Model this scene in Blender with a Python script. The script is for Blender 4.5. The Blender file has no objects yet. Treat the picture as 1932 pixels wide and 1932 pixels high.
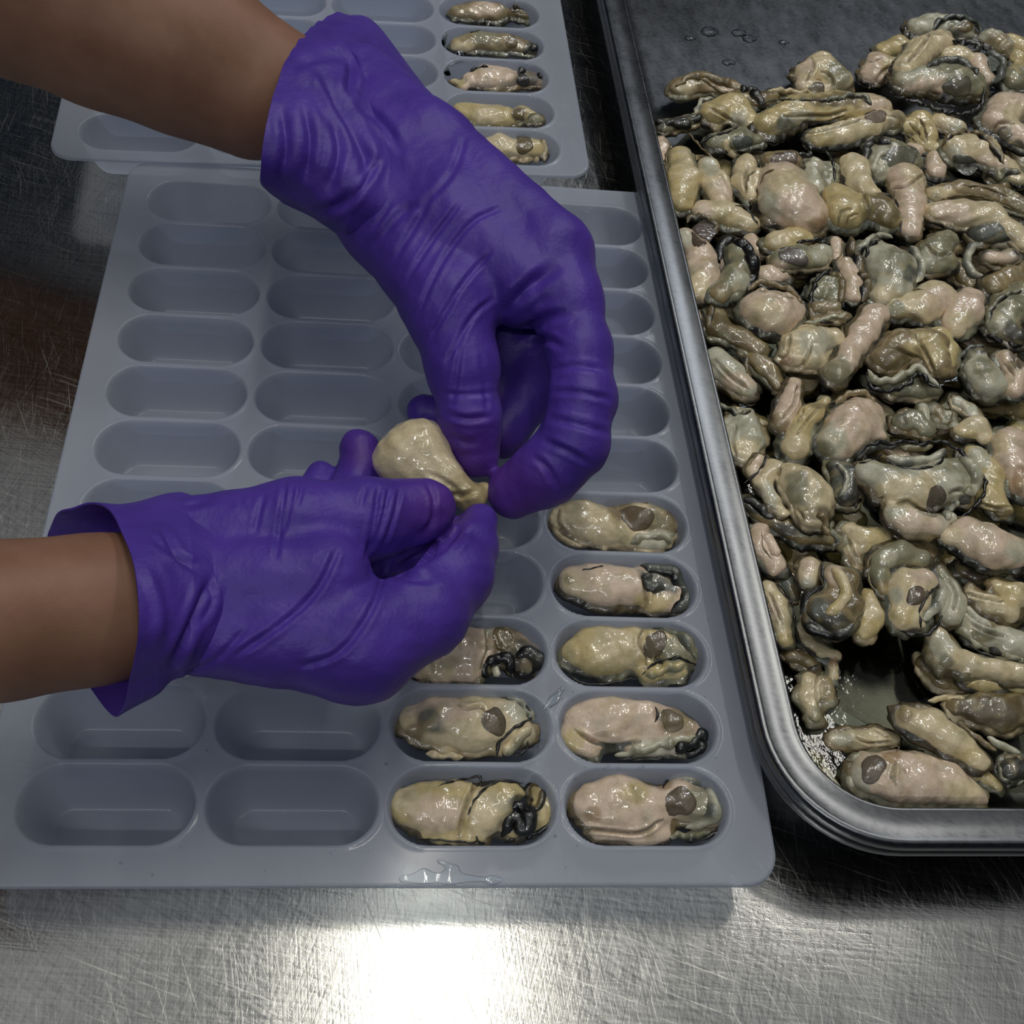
import bpy, math, random
import numpy as np
from mathutils import Vector, Matrix
from mathutils.bvhtree import BVHTree
SC = bpy.context.scene
COL = SC.collection
# ------------------------------------------------------------------ camera
F = 2190.0
RCAM = np.array([[0.99377928, -0.03541062, 0.10558805],
                 [0.03190518, -0.81783894, -0.57456203],
                 [0.10669962, 0.57435665, -0.81162161]])     # rows: image right, image down, view axis
CAM = np.array([0.10286709, -0.16856929, 0.46778049])
cd = bpy.data.cameras.new('camera'); cam = bpy.data.objects.new('camera', cd); COL.objects.link(cam)
cd.sensor_fit = 'HORIZONTAL'; cd.sensor_width = 36.0; cd.lens = 36.0 * F / 1932.0
cd.clip_start = 0.01; cd.clip_end = 50
M = Matrix.Identity(4)
for i in range(3):
    M[i][0] = RCAM[0][i]; M[i][1] = -RCAM[1][i]; M[i][2] = -RCAM[2][i]; M[i][3] = CAM[i]
cam.matrix_world = M
SC.camera = cam
# ------------------------------------------------------------------ world, lamps, exposure
SC.view_settings.view_transform = 'Standard'; SC.view_settings.look = 'None'
SC.view_settings.gamma = 1.0; SC.view_settings.exposure = 0.2; SC.view_settings.use_curve_mapping = False
W = bpy.data.worlds.new('world'); SC.world = W; W.use_nodes = True
_n = W.node_tree.nodes; _tc = _n.new('ShaderNodeTexCoord'); _sx = _n.new('ShaderNodeSeparateXYZ'); _rp = _n.new('ShaderNodeValToRGB')
W.node_tree.links.new(_tc.outputs['Generated'], _sx.inputs[0]); W.node_tree.links.new(_sx.outputs[2], _rp.inputs[0])
_rp.color_ramp.elements[0].position = .66; _rp.color_ramp.elements[0].color = (.010, .013, .019, 1)      # dim walls of the room
_rp.color_ramp.elements[1].position = .92; _rp.color_ramp.elements[1].color = (.30, .31, .32, 1)         # pale ceiling lit by the tubes
W.node_tree.links.new(_rp.outputs[0], _n['Background'].inputs[0]); _n['Background'].inputs[1].default_value = 1.0
def lamp(name, loc, sx, sy, power, col, rz=0.0, aim=None):
    ld = bpy.data.lights.new(name, 'AREA'); ld.shape = 'RECTANGLE'; ld.size = sx; ld.size_y = sy
    ld.energy = power; ld.color = col
    o = bpy.data.objects.new(name, ld); COL.objects.link(o); o.location = loc
    if aim is not None:
        q = (Vector(aim) - Vector(loc)).to_track_quat('-Z', 'Y'); o.rotation_euler = q.to_euler()
    o.rotation_euler.rotate_axis('Z', rz)
    return o
lamp('ceiling_or_fill_lamp', (0.205, 0.68, 1.75), 0.03, 1.15, 5.2, (1.0, 0.97, 0.87))
lamp('ceiling_or_fill_lamp', (1.05, 1.10, 1.85), 0.06, 1.00, 5.0, (1.0, 0.97, 0.9))
lamp('ceiling_or_fill_lamp', (1.25, 2.2, 2.0), 1.2, 0.06, 9.0, (0.88, 0.93, 1.0))
lamp('ceiling_or_fill_lamp', (-0.50, -1.10, 1.8), 1.20, 0.06, 6.5, (0.93, 0.96, 1.0))  # fill lamp added on the camera side to light the tray beneath the hand
# ------------------------------------------------------------------ helpers
def raydir(px, py):
    return RCAM.T @ np.array([(px - 966.0) / F, (py - 966.0) / F, 1.0])
def P(px, py, z):
    """the world point at height z that the camera sees at (px, py)"""
    d = raydir(px, py); return CAM + d * ((z - CAM[2]) / d[2])
def mpp(p):
    return float(RCAM[2] @ (np.asarray(p) - CAM)) / F      # metres per pixel there
def toPx(X):
    Y = (np.asarray(X) - CAM) @ RCAM.T
    return np.stack([966 + F * Y[:, 0] / Y[:, 2], 966 + F * Y[:, 1] / Y[:, 2]], 1)
def tag(o, label=None, cat=None, group=None, kind=None):
    if label: o['label'] = label
    if cat: o['category'] = cat
    if group: o['group'] = group
    if kind: o['kind'] = kind
    return o
def empty(name, loc):
    o = bpy.data.objects.new(name, None); COL.objects.link(o); o.location = loc; o.empty_display_size = .01
    return o
def mesh_obj(name, V, Fc, mat, parent=None, cols=None, smooth=True):
    me = bpy.data.meshes.new(name)
    V = np.asarray(V, float)
    off = np.array(parent_loc(parent))
    V = V - off
    if isinstance(Fc, np.ndarray):
        n = len(Fc); k = Fc.shape[1]
        me.vertices.add(len(V)); me.vertices.foreach_set('co', V.astype(np.float32).ravel())
        me.loops.add(n * k); me.loops.foreach_set('vertex_index', Fc.astype(np.int32).ravel())
        me.polygons.add(n); me.polygons.foreach_set('loop_start', np.arange(0, n * k, k, dtype=np.int32))
        me.update(calc_edges=True)
    else:
        me.from_pydata([tuple(v) for v in V], [], Fc); me.update()
    if smooth: me.polygons.foreach_set('use_smooth', np.ones(len(me.polygons), bool))
    if cols is not None:
        a = me.color_attributes.new('Col', 'FLOAT_COLOR', 'POINT')
        c = np.ones((len(V), 4), np.float32); c[:, :3] = cols
        a.data.foreach_set('color', c.ravel())
    if mat: me.materials.append(mat)
    o = bpy.data.objects.new(name, me); COL.objects.link(o)
    if parent is not None: o.parent = parent
    return o
def parent_loc(p):
    if p is None: return (0, 0, 0)
    l = Vector(p.location)
    while p.parent is not None:
        p = p.parent; l += Vector(p.location)
    return tuple(l)
RNG = np.random.RandomState(7)
def waves(X, scale, seed, n=7):
    """cheap smooth noise, about -1..1"""
    r = np.random.RandomState(seed); out = 0
    for i in range(n):
        k = r.normal(size=3); k *= (0.6 + 0.9 * r.rand()) / np.linalg.norm(k) * 2 * np.pi / scale
        out = out + np.sin(X @ k + r.rand() * 6.28)
    return out / math.sqrt(n) / 1.4
def surfnets(d, org, h):
    s = d < 0; nx, ny, nz = d.shape
    acc = np.zeros((nx + 1, ny + 1, nz + 1, 3), np.float32); cnt = np.zeros((nx + 1, ny + 1, nz + 1), np.float32)
    edges = []
    for ax in range(3):
        sl0 = [slice(None)] * 3; sl1 = [slice(None)] * 3
        sl0[ax] = slice(0, -1); sl1[ax] = slice(1, None)
        c = s[tuple(sl0)] != s[tuple(sl1)]
        I = np.argwhere(c)
        if len(I) == 0: continue
        J = I.copy(); J[:, ax] += 1
        d0 = d[tuple(I.T)]; d1 = d[tuple(J.T)]; t = d0 / (d0 - d1)
        pos = I.astype(np.float32); pos[:, ax] += t
        b, cc = [a for a in range(3) if a != ax]
        cells = []
        for ob, oc in ((0, 0), (-1, 0), (-1, -1), (0, -1)):
            K = I.copy(); K[:, b] += ob; K[:, cc] += oc; K += 1
            np.add.at(acc, tuple(K.T), pos); np.add.at(cnt, tuple(K.T), 1)
            cells.append(K)
        edges.append((ax, cells, s[tuple(I.T)]))
    idx = -np.ones(cnt.shape, np.int64); m = cnt > 0; idx[m] = np.arange(m.sum())
    V = acc[m] / cnt[m][:, None] * h + org
    FF = []
    for ax, cells, sg in edges:
        q = np.stack([idx[tuple(K.T)] for K in cells], 1)
        flip = sg if ax != 1 else ~sg
        q[~flip] = q[~flip][:, ::-1]
        FF.append(q)
    return V, np.concatenate(FF)
def cone_sdf(X, a, b, ra, rb):
    ab = b - a; L2 = ab @ ab + 1e-12
    t = np.clip(((X - a) @ ab) / L2, 0, 1)
    t = t.astype(np.float32)
    return np.sqrt((((X - a) - t[..., None] * ab) ** 2).sum(-1)) - (ra + (rb - ra) * t)
def blend(d, e, k):
    h = np.clip(.5 + .5 * (e - d) / k, 0, 1)
    return e * (1 - h) + d * h - k * h * (1 - h)
def sdf_mesh(chains, h, k, flat=1.0, disp=None, cut=None, grooves=None):
    """chains: lists of (point, radius); smooth union of tapered limbs; flat squashes about each chain's height"""
    pts = np.array([p for c in chains for p, r in c]); rs = np.array([r for c in chains for p, r in c])
    lo = (pts - rs[:, None]).min(0) - 3 * h - k * .3; hi = (pts + rs[:, None]).max(0) + 3 * h + k * .3
    n = np.ceil((hi - lo) / h).astype(int) + 1
    g = [lo[i] + h * np.arange(n[i]) for i in range(3)]
    X = np.stack(np.meshgrid(*g, indexing='ij'), -1).astype(np.float32)
    d = None
    for c in chains:
        if len(c) == 1: c = [c[0], c[0]]
        for (a, ra), (b, rb) in zip(c[:-1], c[1:]):
            S = np.array([1, 1, 1 / flat], np.float32)
            # only evaluate near the limb
            m0 = np.minimum(a - ra, b - rb) - 2.2 * k - 3 * h; m1 = np.maximum(a + ra, b + rb) + 2.2 * k + 3 * h
            i0 = np.clip(((m0 - lo) / h).astype(int), 0, n); i1 = np.clip(np.ceil((m1 - lo) / h).astype(int) + 1, 0, n)
            sl = tuple(slice(i0[i], i1[i]) for i in range(3))
            zc = (a[2] + b[2]) / 2; a2 = a.copy(); b2 = b.copy(); Xs = X[sl]
            if flat != 1.0:
                Xs = Xs.copy(); Xs[..., 2] = zc + (Xs[..., 2] - zc) / flat
                a2[2] = zc + (a[2] - zc) / flat; b2[2] = zc + (b[2] - zc) / flat
            e = cone_sdf(Xs, a2.astype(np.float32), b2.astype(np.float32), ra, rb)
            if d is None: d = np.full(X.shape[:3], 1.0, np.float32)
            d[sl] = blend(d[sl], e, k)
    if disp is not None:
        near = np.abs(d) < .006
        d[near] += disp(X[near])
    V, Q = surfnets(d, lo, h)
    return V, Q
def vnormals(V, Q):
    a = V[Q[:, 2]] - V[Q[:, 0]]; b = V[Q[:, 3]] - V[Q[:, 1]]
    fn = np.cross(a, b); N = np.zeros_like(V)
    for i in range(4): np.add.at(N, Q[:, i], fn)
    return N / (np.linalg.norm(N, axis=1)[:, None] + 1e-12)
def catmull(pts, step):
    pts = np.array(pts, float)
    if len(pts) < 2: return pts
    e = np.vstack([2 * pts[0] - pts[1], pts, 2 * pts[-1] - pts[-2]]); out = []
    for i in range(1, len(e) - 2):
        p0, p1, p2, p3 = e[i - 1:i + 3]; n = max(2, int(np.linalg.norm((p2 - p1)[:2]) / step))
        t = np.linspace(0, 1, n, endpoint=False)[:, None]
        out.append(.5 * (2 * p1 + (p2 - p0) * t + (2 * p0 - 5 * p1 + 4 * p2 - p3) * t ** 2 + (3 * p1 - p0 - 3 * p2 + p3) * t ** 3))
    out.append(pts[-1:]); return np.vstack(out)
def dist_poly(Q, line):
    """distance of 2D points Q to a polyline"""
    best = np.full(len(Q), 1e9)
    for a, b in zip(line[:-1], line[1:]):
        ab = b - a; t = np.clip(((Q - a) @ ab) / (ab @ ab + 1e-9), 0, 1)
        best = np.minimum(best, np.linalg.norm(Q - a - t[:, None] * ab, axis=1))
    return best
def crease(V, Q, lines, inward=True):
    """press creases (traced lines: points, width px, depth m) into the camera-side skin of a mesh"""
    N = vnormals(V, Q); px = toPx(V); view = V - CAM
    facing = (N * view).sum(1) < 0
    amt = np.zeros(len(V)); tint = np.zeros(len(V))
    for pts, w, dep in lines:
        L = catmull(pts, 12)
        lo = L.min(0) - 4 * w; hi = L.max(0) + 4 * w
        m = facing & (px > lo).all(1) & (px < hi).all(1)
        if not m.any(): continue
        dd = dist_poly(px[m], L)
        ends = np.minimum(np.linalg.norm(px[m] - L[0], axis=1), np.linalg.norm(px[m] - L[-1], axis=1))
        fade = np.clip(np.sqrt(np.maximum(ends ** 2 - dd ** 2, 0)) / (4.5 * w), 0, 1)
        amt[m] += dep * fade * (np.exp(-(dd / w) ** 2) - .38 * np.exp(-((dd - 1.9 * w) / w) ** 2))
        tint[m] = np.maximum(tint[m], np.exp(-(dd / (w * .7)) ** 2) * (1 if dep > 0 else 0))
    return V - N * amt[:, None], tint
# ------------------------------------------------------------------ materials
def mat(name):
    m = bpy.data.materials.new(name); m.use_nodes = True
    nt = m.node_tree; b = nt.nodes['Principled BSDF']
    return m, nt, b
def nd(nt, t, **kw):
    n = nt.nodes.new(t)
    for k, v in kw.items(): setattr(n, k, v)
    return n
def link(nt, a, b): nt.links.new(a, b)
def noise(nt, scale, detail=3, rough=.5, vec=None):
    n = nd(nt, 'ShaderNodeTexNoise'); n.inputs['Scale'].default_value = scale
    n.inputs['Detail'].default_value = detail; n.inputs['Roughness'].default_value = rough
    if vec is not None: link(nt, vec, n.inputs['Vector'])
    return n
def ramp(nt, src, stops):
    r = nd(nt, 'ShaderNodeValToRGB'); link(nt, src, r.inputs[0])
    while len(r.color_ramp.elements) < len(stops): r.color_ramp.elements.new(.5)
    for e, (p, c) in zip(r.color_ramp.elements, stops):
        e.position = p; e.color = (*c, 1) if len(c) == 3 else c
    return r
def objcoord(nt, scale=(1, 1, 1), rot=(0, 0, 0)):
    tc = nd(nt, 'ShaderNodeNewGeometry'); mp = nd(nt, 'ShaderNodeMapping')
    mp.inputs['Scale'].default_value = scale; mp.inputs['Rotation'].default_value = rot
    link(nt, tc.outputs['Position'], mp.inputs['Vector']); return mp.outputs['Vector']
def bump(nt, b, h, strength, dist):
    bp = nd(nt, 'ShaderNodeBump'); bp.inputs['Strength'].default_value = strength; bp.inputs['Distance'].default_value = dist
    link(nt, h, bp.inputs['Height']); link(nt, bp.outputs[0], b.inputs['Normal']); return bp
def math_(nt, op, a, b=None):
    n = nd(nt, 'ShaderNodeMath', operation=op)
    for i, v in enumerate((a, b)):
        if v is None: continue
        if isinstance(v, (int, float)): n.inputs[i].default_value = v
        else: link(nt, v, n.inputs[i])
    return n.outputs[0]
def mixc(nt, f, a, b, mode='MIX'):
    n = nd(nt, 'ShaderNodeMix', data_type='RGBA', blend_type=mode)
    for i, v in ((0, f), (6, a), (7, b)):
        if isinstance(v, (int, float)): n.inputs[i].default_value = v
        elif isinstance(v, tuple): n.inputs[i].default_value = (*v, 1)
        else: link(nt, v, n.inputs[i])
    return n.outputs[2]
def steel(name, base, rough, scratches, tint=(1, 1, 1), bs=.35, var=1.0):
    m, nt, b = mat(name)
    b.inputs['Metallic'].default_value = 1.0
    hs = []
    for i, (rot, st, sc) in enumerate(scratches):
        mp = objcoord(nt, (1, 1, 1), (0, 0, rot)); m2 = nd(nt, 'ShaderNodeMapping'); m2.inputs['Scale'].default_value = (st, 1, 1)
        link(nt, mp, m2.inputs['Vector'])
        n = noise(nt, sc, 4, .65, m2.outputs[0]); hs.append(n.outputs['Fac'])
    h = hs[0]
    for x in hs[1:]: h = math_(nt, 'ADD', h, x)
    h = math_(nt, 'DIVIDE', h, float(len(hs)))
    blot = noise(nt, 14, 4, .6, objcoord(nt)).outputs['Fac']
    r = math_(nt, 'ADD', math_(nt, 'MULTIPLY', math_(nt, 'ADD', h, -.5), .5 * var), rough)
    r = math_(nt, 'ADD', r, math_(nt, 'MULTIPLY', math_(nt, 'ADD', blot, -.5), .12))
    link(nt, r, b.inputs['Roughness'])
    cr = ramp(nt, h, [(.38, tuple(base * (1 - .38 * var) * t for t in tint)), (.5, tuple(base * t for t in tint)), (.64, tuple(min(1, base * (1 + .28 * var)) * t for t in tint))])
    link(nt, cr.outputs[0], b.inputs['Base Color'])
    bump(nt, b, h, bs, .0006)
    return m
M_TABLE = steel('brushed_steel', .50, .165, [(1.46, .022, 1000), (.10, .02, 800), (.55, .03, 700), (1.9, .025, 800)], (1, .985, .93), .22, 1.15)
def scratches(m):
    nt = m.node_tree; b = nt.nodes['Principled BSDF']; tot = None
    for rot, sc, seed in ((1.35, 1700, 0), (1.15, 1500, 3), (.35, 1300, 7), (1.62, 1900, 17)):
        mp = objcoord(nt, (1, 1, 1), (0, 0, rot)); m2 = nd(nt, 'ShaderNodeMapping'); m2.inputs['Scale'].default_value = (.014, 1, 1); m2.inputs['Location'].default_value = (seed, seed, 0)
        link(nt, mp, m2.inputs['Vector']); n = noise(nt, sc, 0, .5, m2.outputs[0]).outputs['Fac']
        r = ramp(nt, n, [(.71, (0, 0, 0)), (.80, (1, 1, 1))]).outputs[0]
        tot = r if tot is None else math_(nt, 'MAXIMUM', tot, r)
    src = b.inputs['Base Color'].links[0].from_socket
    link(nt, mixc(nt, math_(nt, 'MULTIPLY', tot, .085), src, (.85, .85, .82)), b.inputs['Base Color'])
    rs = b.inputs['Roughness'].links[0].from_socket
    link(nt, math_(nt, 'ADD', rs, math_(nt, 'MULTIPLY', tot, .16)), b.inputs['Roughness'])
scratches(M_TABLE)
M_PAN = steel('pan_steel', .21, .30, [(1.5, .5, 110), (.4, .4, 700)], (.93, .96, 1.0), .04, .5)
def flesh(name, rough, mottle, coat=1.0):
    m, nt, b = mat(name)
    at = nd(nt, 'ShaderNodeAttribute', attribute_name='Col')
    v = objcoord(nt)
    n1 = noise(nt, 130, 4, .6, v).outputs['Fac']; n2 = noise(nt, 420, 4, .6, v).outputs['Fac']
    f = ramp(nt, n1, [(.32, (.74, .72, .60)), (.46, (.99, .99, .96)), (.68, (1.10, 1.08, 1.04))]).outputs[0]
    c = mixc(nt, mottle, at.outputs['Color'], f, 'MULTIPLY')
    f2 = ramp(nt, n2, [(.3, (.8, .79, .74)), (.6, (1.05, 1.05, 1.05))]).outputs[0]
    c = mixc(nt, mottle * .8, c, f2, 'MULTIPLY')
    link(nt, c, b.inputs['Base Color'])
    b.inputs['Roughness'].default_value = rough; b.inputs['Coat Weight'].default_value = coat; b.inputs['Coat Roughness'].default_value = .045
    b.inputs['Specular IOR Level'].default_value = .5
    hh = math_(nt, 'ADD', n1, math_(nt, 'MULTIPLY', n2, .4))
    bump(nt, b, hh, .55, .0012)
    bc = nd(nt, 'ShaderNodeBump'); bc.inputs['Strength'].default_value = .5; bc.inputs['Distance'].default_value = .0014
    link(nt, noise(nt, 210, 2, .45, v).outputs['Fac'], bc.inputs['Height']); link(nt, bc.outputs[0], b.inputs['Coat Normal'])
    return m
M_BODY = flesh('oyster_flesh', .38, .7)
M_MANTLE = flesh('oyster_mantle', .34, .9, .7)
M_MUSCLE = flesh('oyster_muscle', .25, .6)
# moulded translucent plastic
def plastic(name):
    m, nt, b = mat(name)
    out = nt.nodes['Material Output']
    v = objcoord(nt); n = noise(nt, 35, 3, .5, v).outputs['Fac']
    c = ramp(nt, n, [(.3, (.60, .64, .76)), (.7, (.66, .70, .81))]).outputs[0]
    link(nt, c, b.inputs['Base Color']); b.inputs['Roughness'].default_value = .33
    b.inputs['Specular IOR Level'].default_value = .45; b.inputs['Coat Weight'].default_value = .5; b.inputs['Coat Roughness'].default_value = .10
    bump(nt, b, noise(nt, 900, 2, .5, v).outputs['Fac'], .12, .0004)
    tl = nd(nt, 'ShaderNodeBsdfTranslucent'); tl.inputs[0].default_value = (.74, .79, .90, 1)
    tp = nd(nt, 'ShaderNodeBsdfTransparent'); tp.inputs[0].default_value = (.80, .86, .93, 1)
    m1 = nd(nt, 'ShaderNodeMixShader'); m1.inputs[0].default_value = .50
    link(nt, b.outputs[0], m1.inputs[1]); link(nt, tl.outputs[0], m1.inputs[2])
    m2 = nd(nt, 'ShaderNodeMixShader'); m2.inputs[0].default_value = .20
    link(nt, m1.outputs[0], m2.inputs[1]); link(nt, tp.outputs[0], m2.inputs[2])
    link(nt, m2.outputs[0], out.inputs[0])
    return m
M_PLAST = plastic('frosted_plastic')
def water(name, tint, rough=.03, bs=.35):
    m, nt, b = mat(name); out = nt.nodes['Material Output']
    nt.nodes.remove(b)
    gl = nd(nt, 'ShaderNodeBsdfGlossy'); gl.inputs['Roughness'].default_value = rough
    tp = nd(nt, 'ShaderNodeBsdfTransparent'); tp.inputs[0].default_value = (*tint, 1)
    fr = nd(nt, 'ShaderNodeFresnel'); fr.inputs[0].default_value = 1.36
    n = noise(nt, 160, 3, .5, objcoord(nt)).outputs['Fac']
    bp = nd(nt, 'ShaderNodeBump'); bp.inputs['Strength'].default_value = bs; bp.inputs['Distance'].default_value = .0015
    link(nt, n, bp.inputs['Height']); link(nt, bp.outputs[0], gl.inputs['Normal']); link(nt, bp.outputs[0], fr.inputs['Normal'])
    mx = nd(nt, 'ShaderNodeMixShader'); link(nt, fr.outputs[0], mx.inputs[0]); link(nt, tp.outputs[0], mx.inputs[1]); link(nt, gl.outputs[0], mx.inputs[2])
    link(nt, mx.outputs[0], out.inputs[0])
    return m
M_WATER = water('clear_water', (.93, .95, .96), .02, .10)
M_LIQ = water('oyster_liquor', (.60, .60, .50), .04, .12)
def glove_mat():
    m, nt, b = mat('nitrile_glove')
    at = nd(nt, 'ShaderNodeAttribute', attribute_name='Col'); v = objcoord(nt)
    n = noise(nt, 55, 3, .5, v).outputs['Fac']
    c = mixc(nt, 1.0, at.outputs['Color'], ramp(nt, n, [(.3, (.82, .82, .85)), (.7, (1.08, 1.08, 1.05))]).outputs[0], 'MULTIPLY')
    link(nt, c, b.inputs['Base Color'])
    b.inputs['Roughness'].default_value = .46; b.inputs['Specular IOR Level'].default_value = .35
    w = noise(nt, 260, 4, .6, v).outputs['Fac']
    bump(nt, b, math_(nt, 'ADD', w, n), .35, .0012)
    return m
M_GLOVE = glove_mat()
def skin_mat():
    m, nt, b = mat('skin'); v = objcoord(nt)
    n = noise(nt, 40, 4, .6, v).outputs['Fac']
    c = ramp(nt, n, [(.3, (.25, .125, .078)), (.7, (.33, .175, .115))]).outputs[0]
    link(nt, c, b.inputs['Base Color']); b.inputs['Roughness'].default_value = .5
    b.inputs['Specular IOR Level'].default_value = .3
    bump(nt, b, noise(nt, 1400, 3, .6, v).outputs['Fac'], .25, .0004)
    return m
M_SKIN = skin_mat()
def plain(name, c, r=.4):
    m, nt, b = mat(name); v = objcoord(nt)
    cc = ramp(nt, noise(nt, 150, 3, .5, v).outputs['Fac'], [(.3, tuple(x * .85 for x in c)), (.7, c)]).outputs[0]
    link(nt, cc, b.inputs['Base Color']); b.inputs['Roughness'].default_value = r; return m
M_SHELL = plain('shell_white', (.62, .66, .70), .3)
# ------------------------------------------------------------------ steel table
def bx(x0, x1, y0, y1, z0, z1):
    V = [(x, y, z) for z in (z0, z1) for y in (y0, y1) for x in (x0, x1)]
    return V, [(0, 2, 3, 1), (4, 5, 7, 6), (0, 1, 5, 4), (2, 6, 7, 3), (0, 4, 6, 2), (1, 3, 7, 5)]
tb = empty('steel_table', (0.2, 0.3, -0.85)); tag(tb, 'scratched stainless steel work table under the trays', 'table')
V, Fc = bx(-1.0, 1.6, -.35, 1.3, -.03, 0); mesh_obj('table_top', V, Fc, M_TABLE, tb, smooth=False)
for x in (-.9, 1.5):
    for y in (-.27, 1.22):
        V, Fc = bx(x - .02, x + .02, y - .02, y + .02, -.85, -.03); mesh_obj('leg', V, Fc, M_TABLE, tb, smooth=False)
# ------------------------------------------------------------------ moulded cup trays
PX, PY = .070, .03457
TZ = .028
def tray_height(x, y):
    """height below the top sheet at local x, y"""
    c = np.clip(np.round(x / PX), 0, 3); r = np.clip(np.round(y / PY), 0, 10)
    lx = x - c * PX; ly = y - r * PY
    R, H = .0149, .0322 - .0149
    d = R - np.hypot(np.maximum(np.abs(lx) - H, 0), ly)       # >0 inside
    t = np.clip((d + .0012) / .0098, 0, 1)
    prof = 1 - (1 - t) ** 1.9; e = np.clip(t / .16, 0, 1); prof = prof * (e * e * (3 - 2 * e))
    z = -.0245 * prof
    lip = np.clip((-d) / .0022, 0, 1); z = z + .0003 * np.exp(-((d + .0020) / .0007) ** 2)   # a faint raised rim
    return z
X0, X1, Y0, Y1, RC = -.0465, .2595, -.0308, .3768, .013
def tray_mesh(Y0):
    h = .00085
    nx = int((X1 - X0) / h) + 1; ny = int((Y1 - Y0) / h) + 1
    xs = np.linspace(X0, X1, nx); ys = np.linspace(Y0, Y1, ny)
    X, Y = np.meshgrid(xs, ys, indexing='ij')
    # pull the square corners in to the rounded outline
    cx = np.clip(X, X0 + RC, X1 - RC); cy = np.clip(Y, Y0 + RC, Y1 - RC)
    dx, dy = X - cx, Y - cy; m = np.maximum(np.abs(dx), np.abs(dy)); l = np.hypot(dx, dy) + 1e-12
    X = cx + dx * m / l; Y = cy + dy * m / l
    Z = tray_height(X, Y)
    ed = RC - np.hypot(X - cx, Y - cy)
    Z = Z + .0002 * np.sin(X * 60) * np.sin(Y * 45)
    V = np.stack([X, Y, Z], -1).reshape(-1, 3)
    I = np.arange(nx * ny).reshape(nx, ny)
    Q = np.stack([I[:-1, :-1], I[1:, :-1], I[1:, 1:], I[:-1, 1:]], -1).reshape(-1, 4)
    # turned-down skirt round the outline
    loop = list(I[:, 0]) + list(I[-1, 1:]) + list(I[-2::-1, -1]) + list(I[0, -2:0:-1])
    n = len(loop); P0 = V[loop]; cen = np.array([(X0 + X1) / 2, (Y0 + Y1) / 2, 0])
    base = len(V); rings = []
    for dz, o in ((-.0006, .0006), (-.0018, .0008)):
        N = P0 - np.stack([np.clip(P0[:, 0], X0 + RC, X1 - RC), np.clip(P0[:, 1], Y0 + RC, Y1 - RC), P0[:, 2]], 1)
        N /= np.linalg.norm(N, axis=1)[:, None] + 1e-9
        rings.append(P0 + N * o + np.array([0, 0, dz]))
    V = np.vstack([V] + rings)
    lp = np.array([loop, base + np.arange(n), base + n + np.arange(n)]); nxt = np.roll(lp, -1, axis=1)
    for k in range(2):
        Q = np.vstack([Q, np.stack([lp[k], lp[k + 1], nxt[k + 1], nxt[k]], 1)])
    return V, Q
tv, tq = tray_mesh(Y0)
front = mesh_obj('cup_tray', tv, tq, M_PLAST); front.location = (0, 0, TZ)
tag(front, 'frosted plastic cup tray in front, partly filled, beneath both gloved hands', 'tray')
YB = -.0238; tv, tq = tray_mesh(YB); back = mesh_obj('cup_tray', tv, tq, M_PLAST)
BZ = .0315
pA = P(97, 292, BZ); pB = P(1112, 331, BZ)
brot = .042
back.rotation_euler = (0.006, 0, brot)
cr, sr = math.cos(brot), math.sin(brot)
tgt = np.array([.2155, .3845]); loc = np.array([cr * X1 - sr * YB, sr * X1 + cr * YB])
back.location = (tgt[0] - loc[0], tgt[1] - loc[1], BZ)
tag(back, 'frosted plastic cup tray behind, its front edge lying against the nearer tray', 'tray')
# ------------------------------------------------------------------ steel pans
def rounded_quad(c, rad, n=14, off=0.0):
    """c: 4 corners counter-clockwise; returns outline points of the corner arcs, moved inward by off"""
    c = [np.array(p, float) for p in c]; out = []
    # inset lines
    L = []
    for i in range(4):
        a, b = c[i], c[(i + 1) % 4]; d = (b - a) / np.linalg.norm(b - a); nrm = np.array([-d[1], d[0]])
        L.append((a + nrm * off, d))
    def inter(l1, l2):
        A = np.array([l1[1], -l2[1]]).T; t = np.linalg.solve(A, l2[0] - l1[0]); return l1[0] + l1[1] * t[0]
    for i in range(4):
        l1, l2 = L[i - 1], L[i]; p = inter(l1, l2); r = max(rad - off, .004)
        ang = math.acos(np.clip(l1[1] @ l2[1], -1, 1)); tl = r * math.tan(ang / 2)
        n1 = np.array([-l1[1][1], l1[1][0]]); cen = p - l1[1] * tl + n1 * r
        a0 = math.atan2(*(-n1)[::-1])
        for k in range(n + 1):
            a = a0 + ang * k / n; out.append(cen + r * np.array([math.cos(a), math.sin(a)]))
    return np.array(out)
RIM = .045
bl = P(1560, 1592, RIM); tl_ = P(1140, 0, RIM); ml = P(1405, 1230, RIM)
xl0 = .2588; slope = -.043
PANC = [(xl0 - slope * 0 + 0, -.0212), (.72, -.0212), (.72, .74), (xl0 + slope * .76, .74)]
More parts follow.
